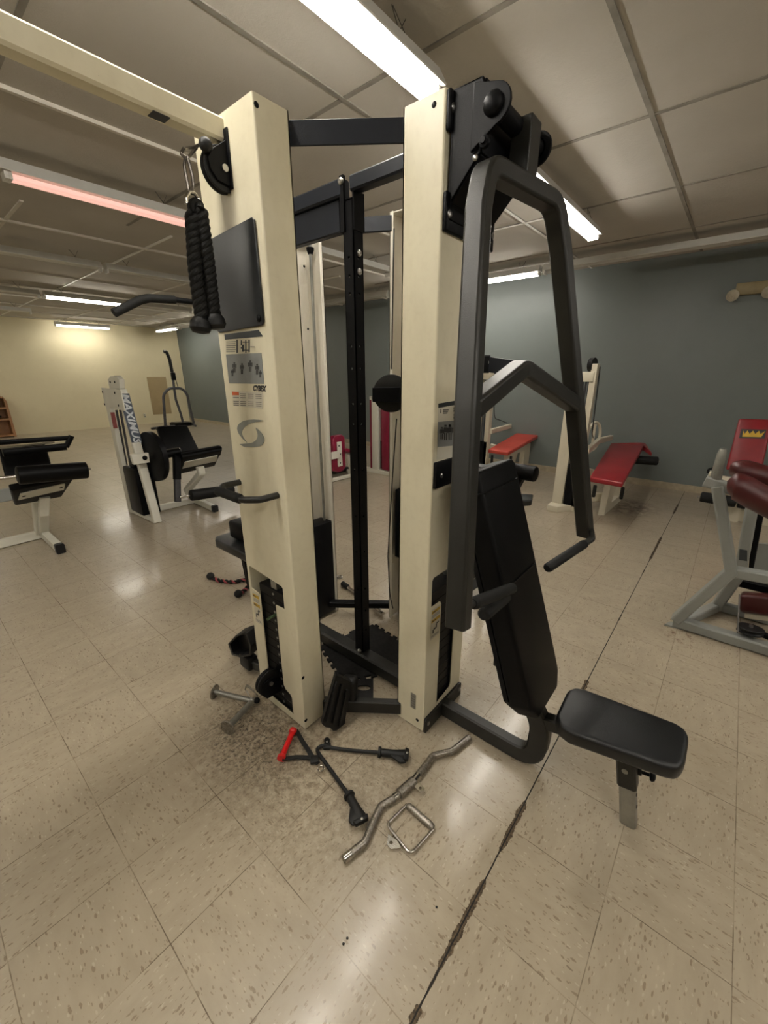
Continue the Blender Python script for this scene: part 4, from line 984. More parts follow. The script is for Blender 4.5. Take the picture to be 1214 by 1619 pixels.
for a, b_ in (((598, 1189), (640, 1194)), ((551, 1256), (572, 1296))):
    a, b_ = onfloor(*a, 0.022), onfloor(*b_, 0.020); d = (b_-a); L_ = d.length; dn = d.normalized(); sd = V((-dn.y, dn.x, 0))
    m_ = MB().mat('rubber'); m_.lathe(a, d, [(0, 0.010), (0.0, 0.021), (0.010, 0.022), (0.014, 0.015), (L_*0.5, 0.016), (L_*0.8, 0.018), (L_, 0.016)], 20)
    m_.prism([a+d*0.45+sd*0.010, a+d*0.5-sd*0.020, a+d*0.85-sd*0.045, a+d*1.05-sd*0.040, a+d*1.12-sd*0.01, a+d*1.05+sd*0.022], (0, 0, 0.012), bev=0.004)
    m_.prism([a+d*0.98-sd*0.036, a+d*1.14-sd*0.03, a+d*1.16+sd*0.018, a+d*1.0+sd*0.024], (0, 0, 0.020), bev=0.004)
    m_.mat('bolt').bolt(a+d*1.08-sd*0.004+V((0, 0, 0.021)), (0, 0, 1), 0.005, 0.002)
    m_.build('flared_grip', yk)

# red-black rope on the floor behind
rr = thing('battle_rope_attachment', (1.33, 2.7, 0), 'black and red twisted rope with knotted ends on the floor behind the left tower', 'cable attachment')
for pts, kk in (([(333, 913), (350, 919), (370, 920), (395, 915), (405, 905)], 0), ([(377, 941), (388, 932), (398, 920), (406, 905)], 1)):
    P3 = [atz(x, y, 0.016) for x, y in pts]
    s_ = MB(); s_.mat('foam'); twist(s_, P3, 0.007, 0.009, 6, strands=2, step=60); s_.mat('pinkred'); 
    pts2 = P3; L0 = []
    line = []
    for i in range(61):
        t = i/60*(len(P3)-1); j = min(int(t), len(P3)-2); p = P3[j].lerp(P3[j+1], t-j); tt = (P3[j+1]-P3[j]).normalized(); u = V((0, 0, 1)); w = tt.cross(u); a = 2*PI*(6*i/60+0.25)
        line.append(p+(u*math.cos(a)+w*math.sin(a))*0.008)
    s_.sweep(line, 0.0085, n=8)
    s_.build('rope_strand', rr)
    MB().mat('foam').ball(P3[0]+V((0, 0, 0.012)), 0.030, (1, 1, 0.95)).build('rope_knot', rr)

lm = thing('straight_bar', (1.9, 1.85, 0), 'chrome and black cable bar lying on the floor behind the centre post', 'cable attachment')
b0, b1 = atz(541, 922, 0.02), atz(606, 970, 0.02)
MB().mat('chrome').cyl(b0, b1, 0.012, 14).build('bar', lm)
for t0_, t1_, r__ in ((0, .16, .02), (.42, .62, .018)): m_ = MB().mat('foam'); foamgrip(m_, b0.lerp(b1, t0_), b0.lerp(b1, t1_), r__); m_.build('foam_sleeve', lm)
MB().mat('bolt').tube(arcpts(atz(537, 912, 0.012), (1, 0, 0), (0, 1, 0), 0.02, 0, 340, 12), 0.005, n=8).build('end_ring', lm)

# interlocking foam mat
def jig(p, q, n, amp, out):
    p, q = V(p), V(q); d = (q-p)/n; res = []
    for i in range(n):
        a = p+d*i
        res += [a, a+d*0.30, a+d*0.22+out*amp, a+d*0.78+out*amp, a+d*0.70] if i % 1 == 0 else [a]
    return res
mt = MB().mat('mat')
a, b_, c_, d_, e_ = atz(508, 1022), atz(546, 1080), atz(598, 1066), atz(640, 1040), atz(589, 989)
f_ = atz(640, 1030)
def outv(p, q): t = (q-p).normalized(); return V((t.y, -t.x, 0))
ctr = (a+b_+c_+e_)/4
def side(p, q, n):
    o = outv(p, q); o = o if o.dot((p+q)/2-ctr) > 0 else -o
    return jig(p, q, n, 0.018, o)
pts = side(a, b_, 6) + side(b_, c_, 3) + [c_] + [V((1.42, 1.02, 0))] + side(V((1.62, 1.12, 0)), e_, 7) + side(e_, a, 4)
mt.prism(pts, (0, 0, 0.010))
tag(mt.build('foam_mat'), 'black interlocking foam mat lying under the centre post', 'floor mat')
bpz = MB().mat('rubber'); bpz.prism([atz(558, 1078, .012), atz(548, 1112, .012), atz(590, 1112, .012), atz(590, 1074, .012)], (0, 0, 0.008), holes=[[atz(575+11*math.cos(t), 1089+4.5*math.sin(t), .012) for t in (2*PI*i/14 for i in range(14))]])
tag(bpz.build('floor_plate'), 'small black rubber plate with an oval hole between the towers', 'plate')

# ------------------------------------------------------------------ white leg machine with a blue name plate
mx = thing('leg_extension_machine', (1.6, 4.85, 0), 'white and black leg machine with a blue MAXIMUS name plate, left of the tall tower', 'exercise machine', 'leg extension machines in the left background')
XM = 1.56
A0 = V((XM, 5.16, 0)); zt = aty(166, 614, 5.16).z
fb, ft = V((1.60, 4.575, 0)), aty(192, 616, 4.86)
MB().mat('white').sq([A0, V((XM, 5.16, zt))], 0.05, 0.11, up=(0, 1, 0)).build('rear_upright', mx, bevel=0.003)
fup = MB().mat('white').sq([fb, ft], 0.085, 0.06, up=(0, 1, 0)).build('front_upright', mx, bevel=0.003)
MB().mat('white').sq([V((1.57, 5.16, 0.03)), V((1.59, 4.58, 0.03))], 0.07, 0.05, up=(0, 0, 1)).build('base_rail', mx)
tp_ = MB().mat('white').prism([atx(160, 613, 1.52), atx(190, 616, 1.52), atx(197, 650, 1.52), atx(166, 642, 1.52)], (0.01, 0, 0)).build('top_plate', mx, bevel=0.002)
for x, y in ((162, 620), (181, 621), (187, 641), (165, 639)): MB().mat('black').bolt(atx(x, y, 1.517), (-1, 0, 0), 0.012, 0.005).build('bolt', tp_)
hd_ = MB().mat('white').prism([atx(173, 615, 1.54), atx(170, 600, 1.54), atx(174, 595, 1.54), atx(183, 594.5, 1.54), atx(188, 600, 1.54), atx(189, 615, 1.54)], (0.05, 0, 0)).build('pulley_housing', mx, bevel=0.005)
for x in (174, 181): MB().mat('black').bolt(atx(x, 604, 1.538), (-1, 0, 0), 0.013, 0.005).build('bolt', hd_)
MB().mat('black').disc(atx(188, 606, 1.62), (1, 0, 0), 0.075, 0.05, 24).build('pulley_wheel', mx)
for x0, x1 in ((184, 200), (190, 206)): MB().mat('gunmetal').cyl(atx(x0, 648, 1.62), atx(x1, 735, 1.62), 0.012, 12).build('guide_rod', mx)
MB().mat('pinkred').prism([atx(175, 652, 1.53), atx(181, 652, 1.53), atx(186, 677, 1.53), atx(180, 677, 1.53)], (-0.004, 0, 0)).build('red_sticker', mx, label='small red sticker')
sc1 = [atx(190, 740, 1.50), atx(212, 738, 1.50)]
MB().mat('black').bb((1.53, 4.74, 0.05), (1.72, 5.08, aty(200, 738, 5.0).z), 0.012).build('weight_shroud', mx)
MB().mat('black').bb((1.57, 4.84, aty(200, 738, 5.0).z), (1.68, 4.98, aty(200, 738, 5.0).z+0.07), 0.01).build('stack_top', mx)
# name plate along the front upright
nu = (ft-fb).normalized(); nv = V((1, 0, 0)); nn = nv.cross(nu); nn = nn if nn.y < 0 else -nn
pA, pB = aty(194, 622, 4.80), aty(214, 699, 4.70)
tA, tB = (pA-fb).dot(nu), (pB-fb).dot(nu)
cen = fb+nu*(tA+tB)/2+nn*0.034; wN = 0.098
npm = MB().mat('navy').prism([cen+nv*sx*wN/2+nu*sy*(tA-tB)/2 for sx, sy in ((-1, -1), (1, -1), (1, 1), (-1, 1))], nn*0.004)
npm.mat('silverink').text('MAXIMUS', cen+nn*0.0045, -nu, nv, 0.096, 0.002, 0.25, 0.0025, squash=1.2)
npm.build('name_plate', mx, label='dark blue plate with silver lettering')
ap_ = MB().mat('white').prism([aty(207, 719, 4.55), aty(235, 716, 4.55), aty(237, 731, 4.55), aty(212, 735, 4.55)], (0, 0.05, 0)).build('axle_plate', mx, bevel=0.004)
MB().mat('black').bolt(aty(229, 724, 4.547), (0, -1, 0), 0.024, 0.008).build('axle_nut', ap_)
cw = aty(242, 722, 4.62)
MB().mat('black').lathe(cw, (1, 0.1, 0), [(-0.03, 0.05), (-0.03, 0.25), (-0.025, 0.262), (0.025, 0.262), (0.03, 0.25), (0.03, 0.05)], 44).build('cam_disc', mx, label='large black cam disc')
ax0 = cw+V((0.03, 0, 0.0)); m_ = MB().mat('vinyl'); foamgrip(m_, aty(258, 719, 4.60), aty(285, 714, 4.60), 0.045); m_.build('thigh_roller', mx)
MB().mat('chrome').tube([aty(258, 713, 4.62), aty(284, 709, 4.62), aty(288, 724, 4.62)], 0.012, 0.02, n=10).build('side_grip', mx)
MB().mat('black').sq([aty(279, 720, 4.55), aty(280, 758, 4.52)], 0.07, 0.06).build('swing_arm', mx)
MB().mat('gunmetal').sq([aty(280, 756, 4.52), aty(281, 793, 4.50)], 0.06, 0.05).build('swing_arm_tube', mx)
MB().mat('chrome').cyl(aty(284, 786, 4.46), aty(304, 783, 4.46), 0.011, 12).build('roller_rod', mx)
m_ = MB().mat('foam'); foamgrip(m_, aty(301, 783.5, 4.46), aty(368, 774, 4.46), 0.062, 22); m_.build('shin_roller', mx, label='thick black foam roller')
MB().mat('vinyl').slab([aty(263, 718, 4.95), aty(317, 714, 4.95), aty(296, 671, 5.12), aty(248, 674, 5.12)], 0.06, 0.02).build('backrest', mx, angle=60)
q = [aty(288, 724, 4.45), aty(352, 712, 4.45), aty(340, 737, 4.80), aty(284, 750, 4.80)]
n_ = (q[1]-q[0]).cross(q[3]-q[0]).normalized(); n_ = n_ if n_.z > 0 else -n_
MB().mat('vinyl').hexa(q+[p+n_*0.06 for p in q], 0.015, 3).build('seat_cushion', mx, angle=60)
MB().mat('white').hexa([q[0].lerp(q[1], .1).lerp(q[3], .25)-n_*.001, q[1].lerp(q[0], .12).lerp(q[2], .25)-n_*.001, q[1].lerp(q[0], .12).lerp(q[2], .62)-n_*.001, q[0].lerp(q[1], .1).lerp(q[3], .62)-n_*.001] +
     [p for p in [q[0].lerp(q[1], .1).lerp(q[3], .25)-n_*.008, q[1].lerp(q[0], .12).lerp(q[2], .25)-n_*.008, q[1].lerp(q[0], .12).lerp(q[2], .62)-n_*.008, q[0].lerp(q[1], .1).lerp(q[3], .62)-n_*.008]]).build('seat_plate', mx)
MB().mat('vinyl').tube([q[0]+n_*0.05, q[1]+n_*0.05, q[1]+V((0.0, 0.1, -0.06))], 0.02, 0.04).build('front_bolster', mx)
MB().mat('white').sq([aty(316, 738, 4.6), aty(318, 748, 4.6), aty(296, 775, 4.85), (2.18, 4.95, 0.06)], 0.08, 0.06, rad=0.03).build('seat_post', mx)
MB().mat('white').sq([aty(300, 762, 4.8), (2.22, 4.80, 0.06)], 0.06, 0.06).build('seat_post', mx)
MB().mat('white').sq([(1.63, 4.95, 0.04), (2.22, 4.95, 0.04)], 0.05, 0.07, up=(0, 0, 1)).build('base_rail', mx)
MB().mat('white').sq([(2.22, 5.10, 0.04), (2.19, 4.44, 0.04)], 0.06, 0.07, up=(0, 0, 1)).build('base_foot', mx)
MB().mat('rubber').sq([(2.19, 4.445, 0.04), (2.188, 4.405, 0.04)], 0.066, 0.078, up=(0, 0, 1)).build('rubber_foot', mx)

# ------------------------------------------------------------------ similar machine at the left edge
lm2 = thing('leg_extension_machine', (0.6, 4.7, 0), 'white and black leg machine with a worn roller cut off by the left edge', 'exercise machine', 'leg extension machines in the left background')
MB().mat('white').sq([(0.70, 5.10, 0.045), (0.70, 4.42, 0.045)], 0.06, 0.08, up=(0, 0, 1)).build('base_foot', lm2)
MB().mat('rubber').sq([(0.70, 4.43, 0.045), (0.70, 4.38, 0.045)], 0.068, 0.09, up=(0, 0, 1)).build('rubber_foot', lm2)
MB().mat('white').sq([(0.70, 4.98, 0.045), (-0.35, 4.92, 0.045)], 0.05, 0.08, up=(0, 0, 1)).build('base_rail', lm2)
MB().mat('white').sq([aty(70, 785, 4.55), aty(69, 812, 4.62), (0.70, 4.95, 0.06)], 0.075, 0.06, rad=0.02).build('seat_post', lm2)
MB().mat('white').sq([aty(55, 792, 4.75), (0.66, 4.97, 0.06)], 0.05, 0.05).build('seat_post', lm2)
q = [aty(17, 776, 4.30), aty(118, 756, 4.30), aty(98, 786, 4.62), aty(24, 800, 4.62)]
n_ = (q[1]-q[0]).cross(q[3]-q[0]).normalized(); n_ = n_ if n_.z > 0 else -n_
MB().mat('vinyl').hexa(q+[p+n_*0.06 for p in q], 0.015, 3).build('seat_cushion', lm2, angle=60)
r_ = [q[0].lerp(q[1], .16).lerp(q[3], .25), q[1].lerp(q[0], .16).lerp(q[2], .15), q[1].lerp(q[0], .16).lerp(q[2], .5), q[0].lerp(q[1], .16).lerp(q[3], .6)]
MB().mat('white').hexa([p-n_*.001 for p in r_]+[p-n_*.01 for p in r_]).build('seat_plate', lm2)
for p in (r_[0].lerp(r_[1], .1).lerp(r_[3].lerp(r_[2], .1), .5), r_[1].lerp(r_[0], .08).lerp(r_[2].lerp(r_[3], .08), .5)): MB().mat('black').bolt(p-n_*0.009, -n_, 0.014, 0.006).build('bolt', lm2)
m_ = MB().mat('vinyl'); foamgrip(m_, aty(26, 752, 4.15), aty(138, 743, 4.15), 0.072, 22); m_.build('shin_roller', lm2, label='torn black roller')
MB().mat('chrome').cyl(aty(-6, 757, 4.15), aty(28, 753, 4.15), 0.014, 12).build('roller_rod', lm2)
MB().mat('bolt').cyl(aty(136, 742, 4.15), aty(143, 741, 4.15), 0.012, 10).build('rod_end', lm2)
MB().mat('vinyl').slab([aty(8, 755, 4.75), aty(82, 738, 4.75), aty(72, 700, 4.95), aty(-4, 706, 4.95)], 0.06, 0.02).build('backrest', lm2, angle=60)
for a_, b_, w1, w2 in (((-8, 700), (112, 692), .03, .04), ((4, 716), (104, 706), .05, .06), ((113, 689), (104, 707), .04, .04)): MB().mat('vinyl').sq([aty(*a_, 4.62), aty(*b_, 4.62)], w1, w2, up=(0, 0, 1)).build('arm_bolster', lm2, angle=60)
MB().mat('chrome').sq([aty(-6, 709, 4.60), aty(86, 699, 4.60)], 0.012, 0.016).build('bolster_bar', lm2)
MB().mat('grey').sq([aty(-6, 785, 4.75), aty(22, 780, 4.75)], 0.05, 0.11, up=(0, 0, 1)).build('side_rail', lm2)

# ------------------------------------------------------------------ swinging-arm trainer far away, board, outlet, shelf
tr = thing('arm_trainer', (5.6, 13.2, 0), 'dark grey arched trainer with one tall curved arm near the far corner', 'exercise machine')
YT = 13.0
P = lambda x, y, Y_=YT: aty(x, y, Y_)
MB().mat('gunmetal').tube([V((P(259, 660).x, YT, 0.03)), P(258, 625), P(266, 614), P(288, 614), P(296, 624), P(300, 645), V((P(307, 672).x, YT, 0.03))], 0.038, 0.25, n=12).build('arch_frame', tr)
MB().mat('rubber').tube([P(259, 556), P(263, 556), P(268, 568), P(272, 588)], 0.045, 0.15, n=12).build('arm_grip', tr)
MB().mat('gunmetal').tube([P(272, 586), P(275, 612), P(278, 632), P(286, 655), P(289, 668)], 0.034, 0.2, n=12).build('swing_arm', tr)
MB().mat('black').box(P(274, 595), (0.12, 0.09, 0.22), None, 0.02).build('pivot_block', tr)
MB().mat('offwhite').cyl(P(273.5, 601), P(275, 609), 0.03, 12).build('white_band', tr)
MB().mat('wire').tube([P(276, 594), P(282, 614)], 0.010, n=6).build('side_cable', tr)
MB().mat('gunmetal').tube([(P(259, 660).x-0.45, YT-0.15, 0.03), (P(259, 660).x+0.1, YT+0.1, 0.03)], 0.035, n=10).build('base_foot', tr)
MB().mat('gunmetal').tube([(P(307, 672).x-0.2, YT-0.5, 0.03), (P(307, 672).x, YT, 0.03), (P(307, 672).x-0.3, YT+0.9, 0.03)], 0.035, n=10).build('base_foot', tr)
MB().mat('black').bb((P(289, 668).x-0.25, YT-0.05, 0.0), (P(289, 668).x+0.25, YT+0.35, 0.10), 0.01).build('foot_platform', tr)
MB().mat('gunmetal').sq([(P(259, 660).x, YT, 0.03), (P(307, 672).x, YT, 0.03)], 0.05, 0.05).build('base_rail', tr)
bd = MB().mat('tan').bb((5.565, YL-0.012, 0.275), (6.15, YL, 1.44)); tag(bd.build('wall_panel'), 'tan rectangular board fixed low on the cream end wall', 'wall panel')
ou = thing('wall_outlet', (5.30, YL-0.010, 0.22), 'small electrical outlet low on the cream wall left of the tan board', 'outlet')
MB().mat('plastic').bb((5.26, YL-0.010, 0.20), (5.34, YL, 0.33), 0.002).build('cover_plate', ou)
MB().mat('ink').bb((5.285, YL-0.012, 0.275), (5.315, YL-0.010, 0.30)).build('socket', ou); MB().mat('ink').bb((5.285, YL-0.012, 0.225), (5.315, YL-0.010, 0.25)).build('socket', ou)
sf = thing('wooden_shelf', (1.6, 14.1, 0), 'orange-brown wooden cubby shelf against the cream wall at the left edge', 'shelf')
x1 = 2.02; ztop = 1.00; y0 = 14.15; y1 = YL-0.012
m_ = MB().mat('wood'); m_.prism([(x1-0.16, y0, ztop), (x1-0.05, y0, ztop), (x1, y0, ztop-0.12), (x1, y0, 0), (x1-0.05, y0, 0), (x1-.05, y0, ztop-.04), (x1-.16, y0, ztop-.04)], (0, y1-y0, 0)); m_.bb((0.2, y0, ztop-0.04), (x1-0.16, y1, ztop)); m_.bb((0.2, y0, 0), (0.24, y1, ztop-0.04)); m_.bb((0.2, y1-0.01, 0), (x1-0.02, y1, ztop-0.04)); m_.build('case', sf)
for z in (0.02, 0.42, 0.70): MB().mat('wood').bb((0.24, y0+0.005, z), (x1-0.05, y1-0.01, z+0.045)).build('shelf_board', sf)
MB().mat('wood').bb((1.1, y0+0.005, 0.065), (1.14, y1-0.01, ztop-0.04)).build('divider', sf)
for (xx, zz, ww, hh, lab) in ((1.55, 0.465, 0.42, 0.10, 'dark shoe-sized bundle on the middle shelf of the wooden cubby'), (1.62, 0.745, 0.30, 0.12, 'dark folded bundle on the top shelf of the wooden cubby')):
    m_ = MB().mat('rubber'); m_.ball((xx+0.12, 14.28, zz+hh*0.5), 0.5, (ww*0.9, 0.22, hh)); m_.ball((xx, 14.26, zz+hh*0.42), 0.5, (ww, 0.24, hh*0.8)); o = m_.build('dark_bundle'); tag(o, lab, 'bundle')

# ------------------------------------------------------------------ red-bench curl machines by the blue wall
def curl_machine(label, cat, pad):
    r = thing('leg_curl_machine', (5.05, 1.15, 0), label, cat, 'leg curl machines by the blue wall')
    xt, yt, ht = 4.90, 1.36, 1.62
    m_ = MB().mat('offwhite'); m_.bb((xt-0.06, yt-0.02, 0.0), (xt+0.06, yt+0.10, ht-0.08)); m_.build('weight_upright', r, bevel=0.006)
    m_ = MB().mat('offwhite'); m_.bb((xt-0.05, yt-0.17, 0.0), (xt+0.05, yt-0.11, ht)); m_.build('weight_upright', r, bevel=0.006)
    MB().mat('offwhite').bb((xt-0.062, yt-0.15, ht-0.18), (xt+0.062, yt+0.12, ht-0.08), 0.004).build('top_plate', r)
    MB().mat('ink').text('II', (xt-0.063, yt+0.0, ht-0.14), (0, -1, 0), (0, 0, 1), 0.08, 0.002, 0, 0.004).build('plate_numeral', r)
    MB().mat('rubber').disc((xt+0.0, yt-0.105, ht-0.01), (0.2, 1, 0), 0.07, 0.045, 24).build('pulley_wheel', r)
    for y in (-0.04, -0.07, -0.10): MB().mat('gunmetal').cyl((xt, yt+y, 0.1), (xt, yt+y, ht-0.12), 0.010, 10).build('guide_rod', r)
    MB().mat('black').bb((xt-0.05, yt-0.16, 0.06), (xt+0.05, yt-0.03, 0.55)).build('weight_stack', r)
    MB().mat('offwhite').hexa([(xt-0.2, yt+0.10, 0), (xt-0.2, yt-0.02, 0), (xt+0.12, yt-0.24, 0), (xt+0.12, yt+0.12, 0), (xt-0.2, yt+0.10, 0.07), (xt-0.2, yt-0.02, 0.07), (xt+0.12, yt-0.24, 0.07), (xt+0.12, yt+0.12, 0.07)], 0.004).build('base_foot', r)
    MB().mat('offwhite').sq([(xt, yt, 0.14), (5.20, 0.98, 0.14)], 0.06, 0.10, up=(0, 0, 1)).build('base_rail', r)
    MB().mat('offwhite').sq([(xt+.4, yt-.02, 0.42), (5.30, 0.98, 0.36)], 0.06, 0.07, up=(0, 0, 1)).build('upper_rail', r)
    m_ = MB().mat('offwhite'); m_.prism([atz(955, 815, 0), atz(984, 789, 0), V((*atz(984, 789, 0).xy, 0.45)), V((*atz(958, 812, 0).xy, 0.45))], (-0.04, 0.06, 0), holes=[[V((*atz(955, 815, 0).lerp(atz(984, 789, 0), t).xy, z)) for t, z in ((.3, .09), (.75, .09), (.75, .35), (.45, .35))]])
    m_.build('bench_post', r, bevel=0.003)
    z1, z2 = 0.50, 0.60
    c = [atz(932, 754, z1), atz(985, 763, z1), atz(1018, 704, z2), atz(966, 700, z2)]
    up = V((0, 0, 1))
    m_ = MB().mat(pad); m_.hexa([p-up*0.055 for p in c]+c, 0.014, 3); m_.build('bench_cushion', r, angle=60)
    d = [c[3], c[2], atz(1034, 724, 0.50), atz(1030, 700, 0.585)]
    m_ = MB().mat(pad); m_.hexa([p-up*0.055 for p in (c[3], c[2], atz(1031, 716, 0.53), atz(1020, 699, 0.60))]+[c[3], c[2], atz(1031, 716, 0.53), atz(1020, 699, 0.60)], 0.014, 3); m_.build('bench_end_cushion', r, angle=60)
    m_ = MB().mat('foam'); foamgrip(m_, atz(1004, 727, 0.46), atz(1040, 729, 0.46), 0.055, 20); m_.build('ankle_roller', r)
    MB().mat('bolt').cyl(atz(1038, 729, .46), atz(1043, 729.3, .46), 0.012, 10).build('rod_end', r)
    for (x, y) in ((941, 767), (985, 770)):
        p = atz(x, y, 0.42); m_ = MB().mat('rubber'); foamgrip(m_, p, p-up*0.13, 0.018); m_.build('hand_grip', r)
    MB().mat('offwhite').sq([(xt, yt-0.18, 0.70), atz(946, 697, .68), atz(966, 692, .66)], 0.05, 0.07, up=(0, 0, 1)).build('lever_arm', r)
    ce = atz(938, 690, 0.72)
    m_ = MB().mat('offwhite'); m_.sweep([ce+V((0.6, -0.3, 0)).normalized()*0.12*math.cos(t)+V((0, 0, 1))*0.19*math.sin(t) for t in (2*PI*i/24 for i in range(24))], 0, rect=(0.022, 0.035), up=(0.3, 0.6, 0), closed=True)
    m_.build('cam_ring', r)
    MB().mat('offwhite').sq([ce-V((0, 0, 0.16)), ce+V((0, 0, 0.16))], 0.02, 0.03).build('cam_spoke', r)
    MB().mat('rubber').tube([(xt+0.02, yt-0.18, ht-0.03), (xt+0.03, yt-0.20, 0.9), ce+V((0, 0, -0.02))], 0.006, 0.2, n=8).build('cable', r)
    return r
c2 = curl_machine('off-white curl machine with a deep red bench beside the blue wall, right of the arm', 'exercise machine', 'red')
delta = atz(877, 697, 0.46)-atz(1040, 729, 0.46); delta.z = 0
c1 = curl_machine('off-white leg curl machine with an orange-red bench, directly behind the black backrest', 'exercise machine', 'orange_red')
c1.location = c1.location + delta

# ------------------------------------------------------------------ machine with the crown patch (behind the grey one)
cr = thing('leg_press_machine', (5.7, -0.45, 0), 'off-white machine with a red back pad bearing a gold crown, by the blue wall', 'exercise machine')
c = [atx(1147, 742, 5.62), atx(1205, 742, 5.62), atx(1222, 663, 5.80), atx(1168, 661, 5.80)]
MB().mat('red').slab(c, 0.07, 0.02).build('back_pad', cr, angle=60)
def bl(u, v, off): 
    p = c[0].lerp(c[1], u).lerp(c[3].lerp(c[2], u), v); n_ = (c[1]-c[0]).cross(c[3]-c[0]).normalized(); n_ = n_ if n_.x < 0 else -n_; return p+n_*off
cpx = MB(); nC = (c[1]-c[0]).cross(c[3]-c[0]).normalized(); nC = nC if nC.x < 0 else -nC
cpx.mat('ink').prism([bl(.15, .61, .001), bl(.88, .61, .001), bl(.88, .79, .001), bl(.15, .79, .001)], nC*0.002)
cpx.mat('yellow').prism([bl(a, b_, .0035) for a, b_ in ((.24, .64), (.78, .64), (.86, .765), (.74, .70), (.68, .765), (.59, .70), (.51, .765), (.43, .70), (.35, .765), (.29, .70), (.22, .765))], nC*0.001)
cpx.build('crown_patch', cr, label='gold crown on a dark patch')
MB().mat('offwhite').bb((5.66, -0.95, 0.0), (5.76, -0.14, 0.13)).build('base_rail', cr)
MB().mat('offwhite').bb((5.60, -0.26, 0.0), (5.68, -0.18, 0.22)).build('base_post', cr)
MB().mat('offwhite').sq([(5.66, -0.22, 0.22), (5.66, -0.75, 0.20)], 0.08, 0.12, up=(0, 0, 1)).build('cross_rail', cr)
MB().mat('offwhite').sq([(5.74, -0.45, 0.05), (5.80, -0.45, 0.75)], 0.07, 0.07).build('pad_post', cr)
MB().mat('offwhite').sq([atx(1118, 756, 5.5), atx(1190, 766, 5.5)], 0.05, 0.09, up=(0, 0, 1)).build('seat_rail', cr)
MB().mat('offwhite').sq([(5.5, -0.40, 0.56), (5.72, -0.42, 0.30)], 0.05, 0.06).build('seat_strut', cr)
for a, b_ in ((1107, 1135), (1140, 1164), (1166, 1188)):
    m_ = MB().mat('foam'); foamgrip(m_, atx(a, 785+(a-1107)*.16, 5.45), atx(b_, 785+(b_-1107)*.16, 5.45), 0.055, 20); m_.build('foot_roller', cr)
MB().mat('bolt').cyl(atx(1102, 785, 5.45), atx(1190, 798, 5.45), 0.012, 10).build('roller_rod', cr)
MB().mat('offwhite').sq([(5.45, -0.40, 0.36), (5.66, -0.45, 0.22)], 0.05, 0.06).build('roller_strut', cr)
MB().mat('black').tube([atx(1119, 748, 5.5), atx(1120, 742, 5.5), atx(1128, 740, 5.5)], 0.012, 0.02, n=8).build('pop_pin', cr)

# ------------------------------------------------------------------ grey machine with maroon pads at the right edge
gm = thing('hack_squat_machine', (2.95, -0.4, 0), 'grey steel machine with maroon pads at the right edge', 'exercise machine')
XG = 2.90
def g_(x, y, X=XG): return atx(x, y, X)
t0, j0, k0 = atz(1078, 985, 0.04), g_(1156, 903), g_(1134, 768)
MB().mat('grey').sq([V((XG, 0.02, 0.045)), j0, k0], 0.055, 0.085, up=(1, 0, 0)).build('side_frame', gm, bevel=0.003)
MB().mat('grey').sq([V((XG, 0.03, 0.035)), V((XG, -1.1, 0.035))], 0.07, 0.065, up=(0, 0, 1)).build('base_rail', gm, bevel=0.003)
MB().mat('grey').prism([atz(1050, 989, 0), atz(1058, 985, 0), atz(1082, 987, 0), atz(1078, 996, 0)], (0, 0, 0.012)).build('bolt_tab', gm)
MB().mat('grey').sq([V((XG+0.02, -0.02, 0.035)), V((3.30, -0.18, 0.035))], 0.055, 0.06, up=(0, 0, 1)).build('cross_rail', gm, bevel=0.003)
rr_ = V((3.28, -0.17, 0.03))
MB().mat('grey').sq([rr_, atx(1170, 905, 3.22), atx(1199, 745, 3.25)], 0.06, 0.075, up=(1, 0, 0)).build('rear_frame', gm, bevel=0.003)
MB().mat('grey').sq([j0, g_(1240, 918)], 0.07, 0.06, up=(0, 0, 1)).build('middle_rail', gm, bevel=0.003)
MB().mat('stick_dark').prism([g_(1169, 868, 3.19), g_(1181, 870, 3.19), g_(1181, 887, 3.19), g_(1168, 885, 3.19)], (-0.004, 0, 0)).build('worn_badge', gm, label='worn round-cornered badge')
MB().mat('offwhite').prism([g_(1169, 855, 3.20), g_(1186, 857, 3.20), g_(1183, 908, 3.20), g_(1165, 905, 3.20)], (0.01, 0, 0)).build('badge_plate', gm)
MB().mat('grey').sq([g_(1114, 760), g_(1200, 786)], 0.06, 0.06, up=(0, 0, 1)).build('shoulder_rail', gm, bevel=0.003)
MB().mat('offwhite').bb(g_(1117, 763, 2.9), g_(1127, 745, 2.98)).build('end_block', gm)
m_ = MB().mat('zinc'); a, b_ = g_(1131, 758), g_(1144, 708); m_.lathe(a, b_-a, [(0, 0.027), ((b_-a).length*0.8, 0.023), ((b_-a).length*0.97, 0.016), ((b_-a).length, 0.005)], 20); m_.build('weight_horn', gm, label='bare metal post')
def longpad(name, pts, r, par):
    pts = fillet([V(p) for p in pts], 0.2, 5); n = len(pts); rad = [r*min(1, 0.35+1.3*math.sin(math.pi*min(0.5, i/(n-1)*1.6))) for i in range(n)]
    m_ = MB().mat('maroon'); m_.sweep(pts, r, n=20, radii=rad); return m_.build(name, par, angle=60)
longpad('shoulder_pad', [g_(1149, 768, 2.75), g_(1166, 768, 2.75), g_(1195, 785, 2.75), g_(1250, 812, 2.75)], 0.070, gm)
longpad('shoulder_pad', [g_(1156, 752, 3.05), g_(1172, 743, 3.05), g_(1205, 753, 3.05), g_(1250, 772, 3.05)], 0.062, gm)
MB().mat('maroon').hexa([g_(1169, 968, 3.1), g_(1225, 975, 3.1), g_(1225, 972, 3.35), g_(1172, 965, 3.35), g_(1169, 940, 3.1), g_(1225, 944, 3.1), g_(1225, 937, 3.35), g_(1172, 934, 3.35)], 0.02, 3).build('lower_pad', gm, angle=60)
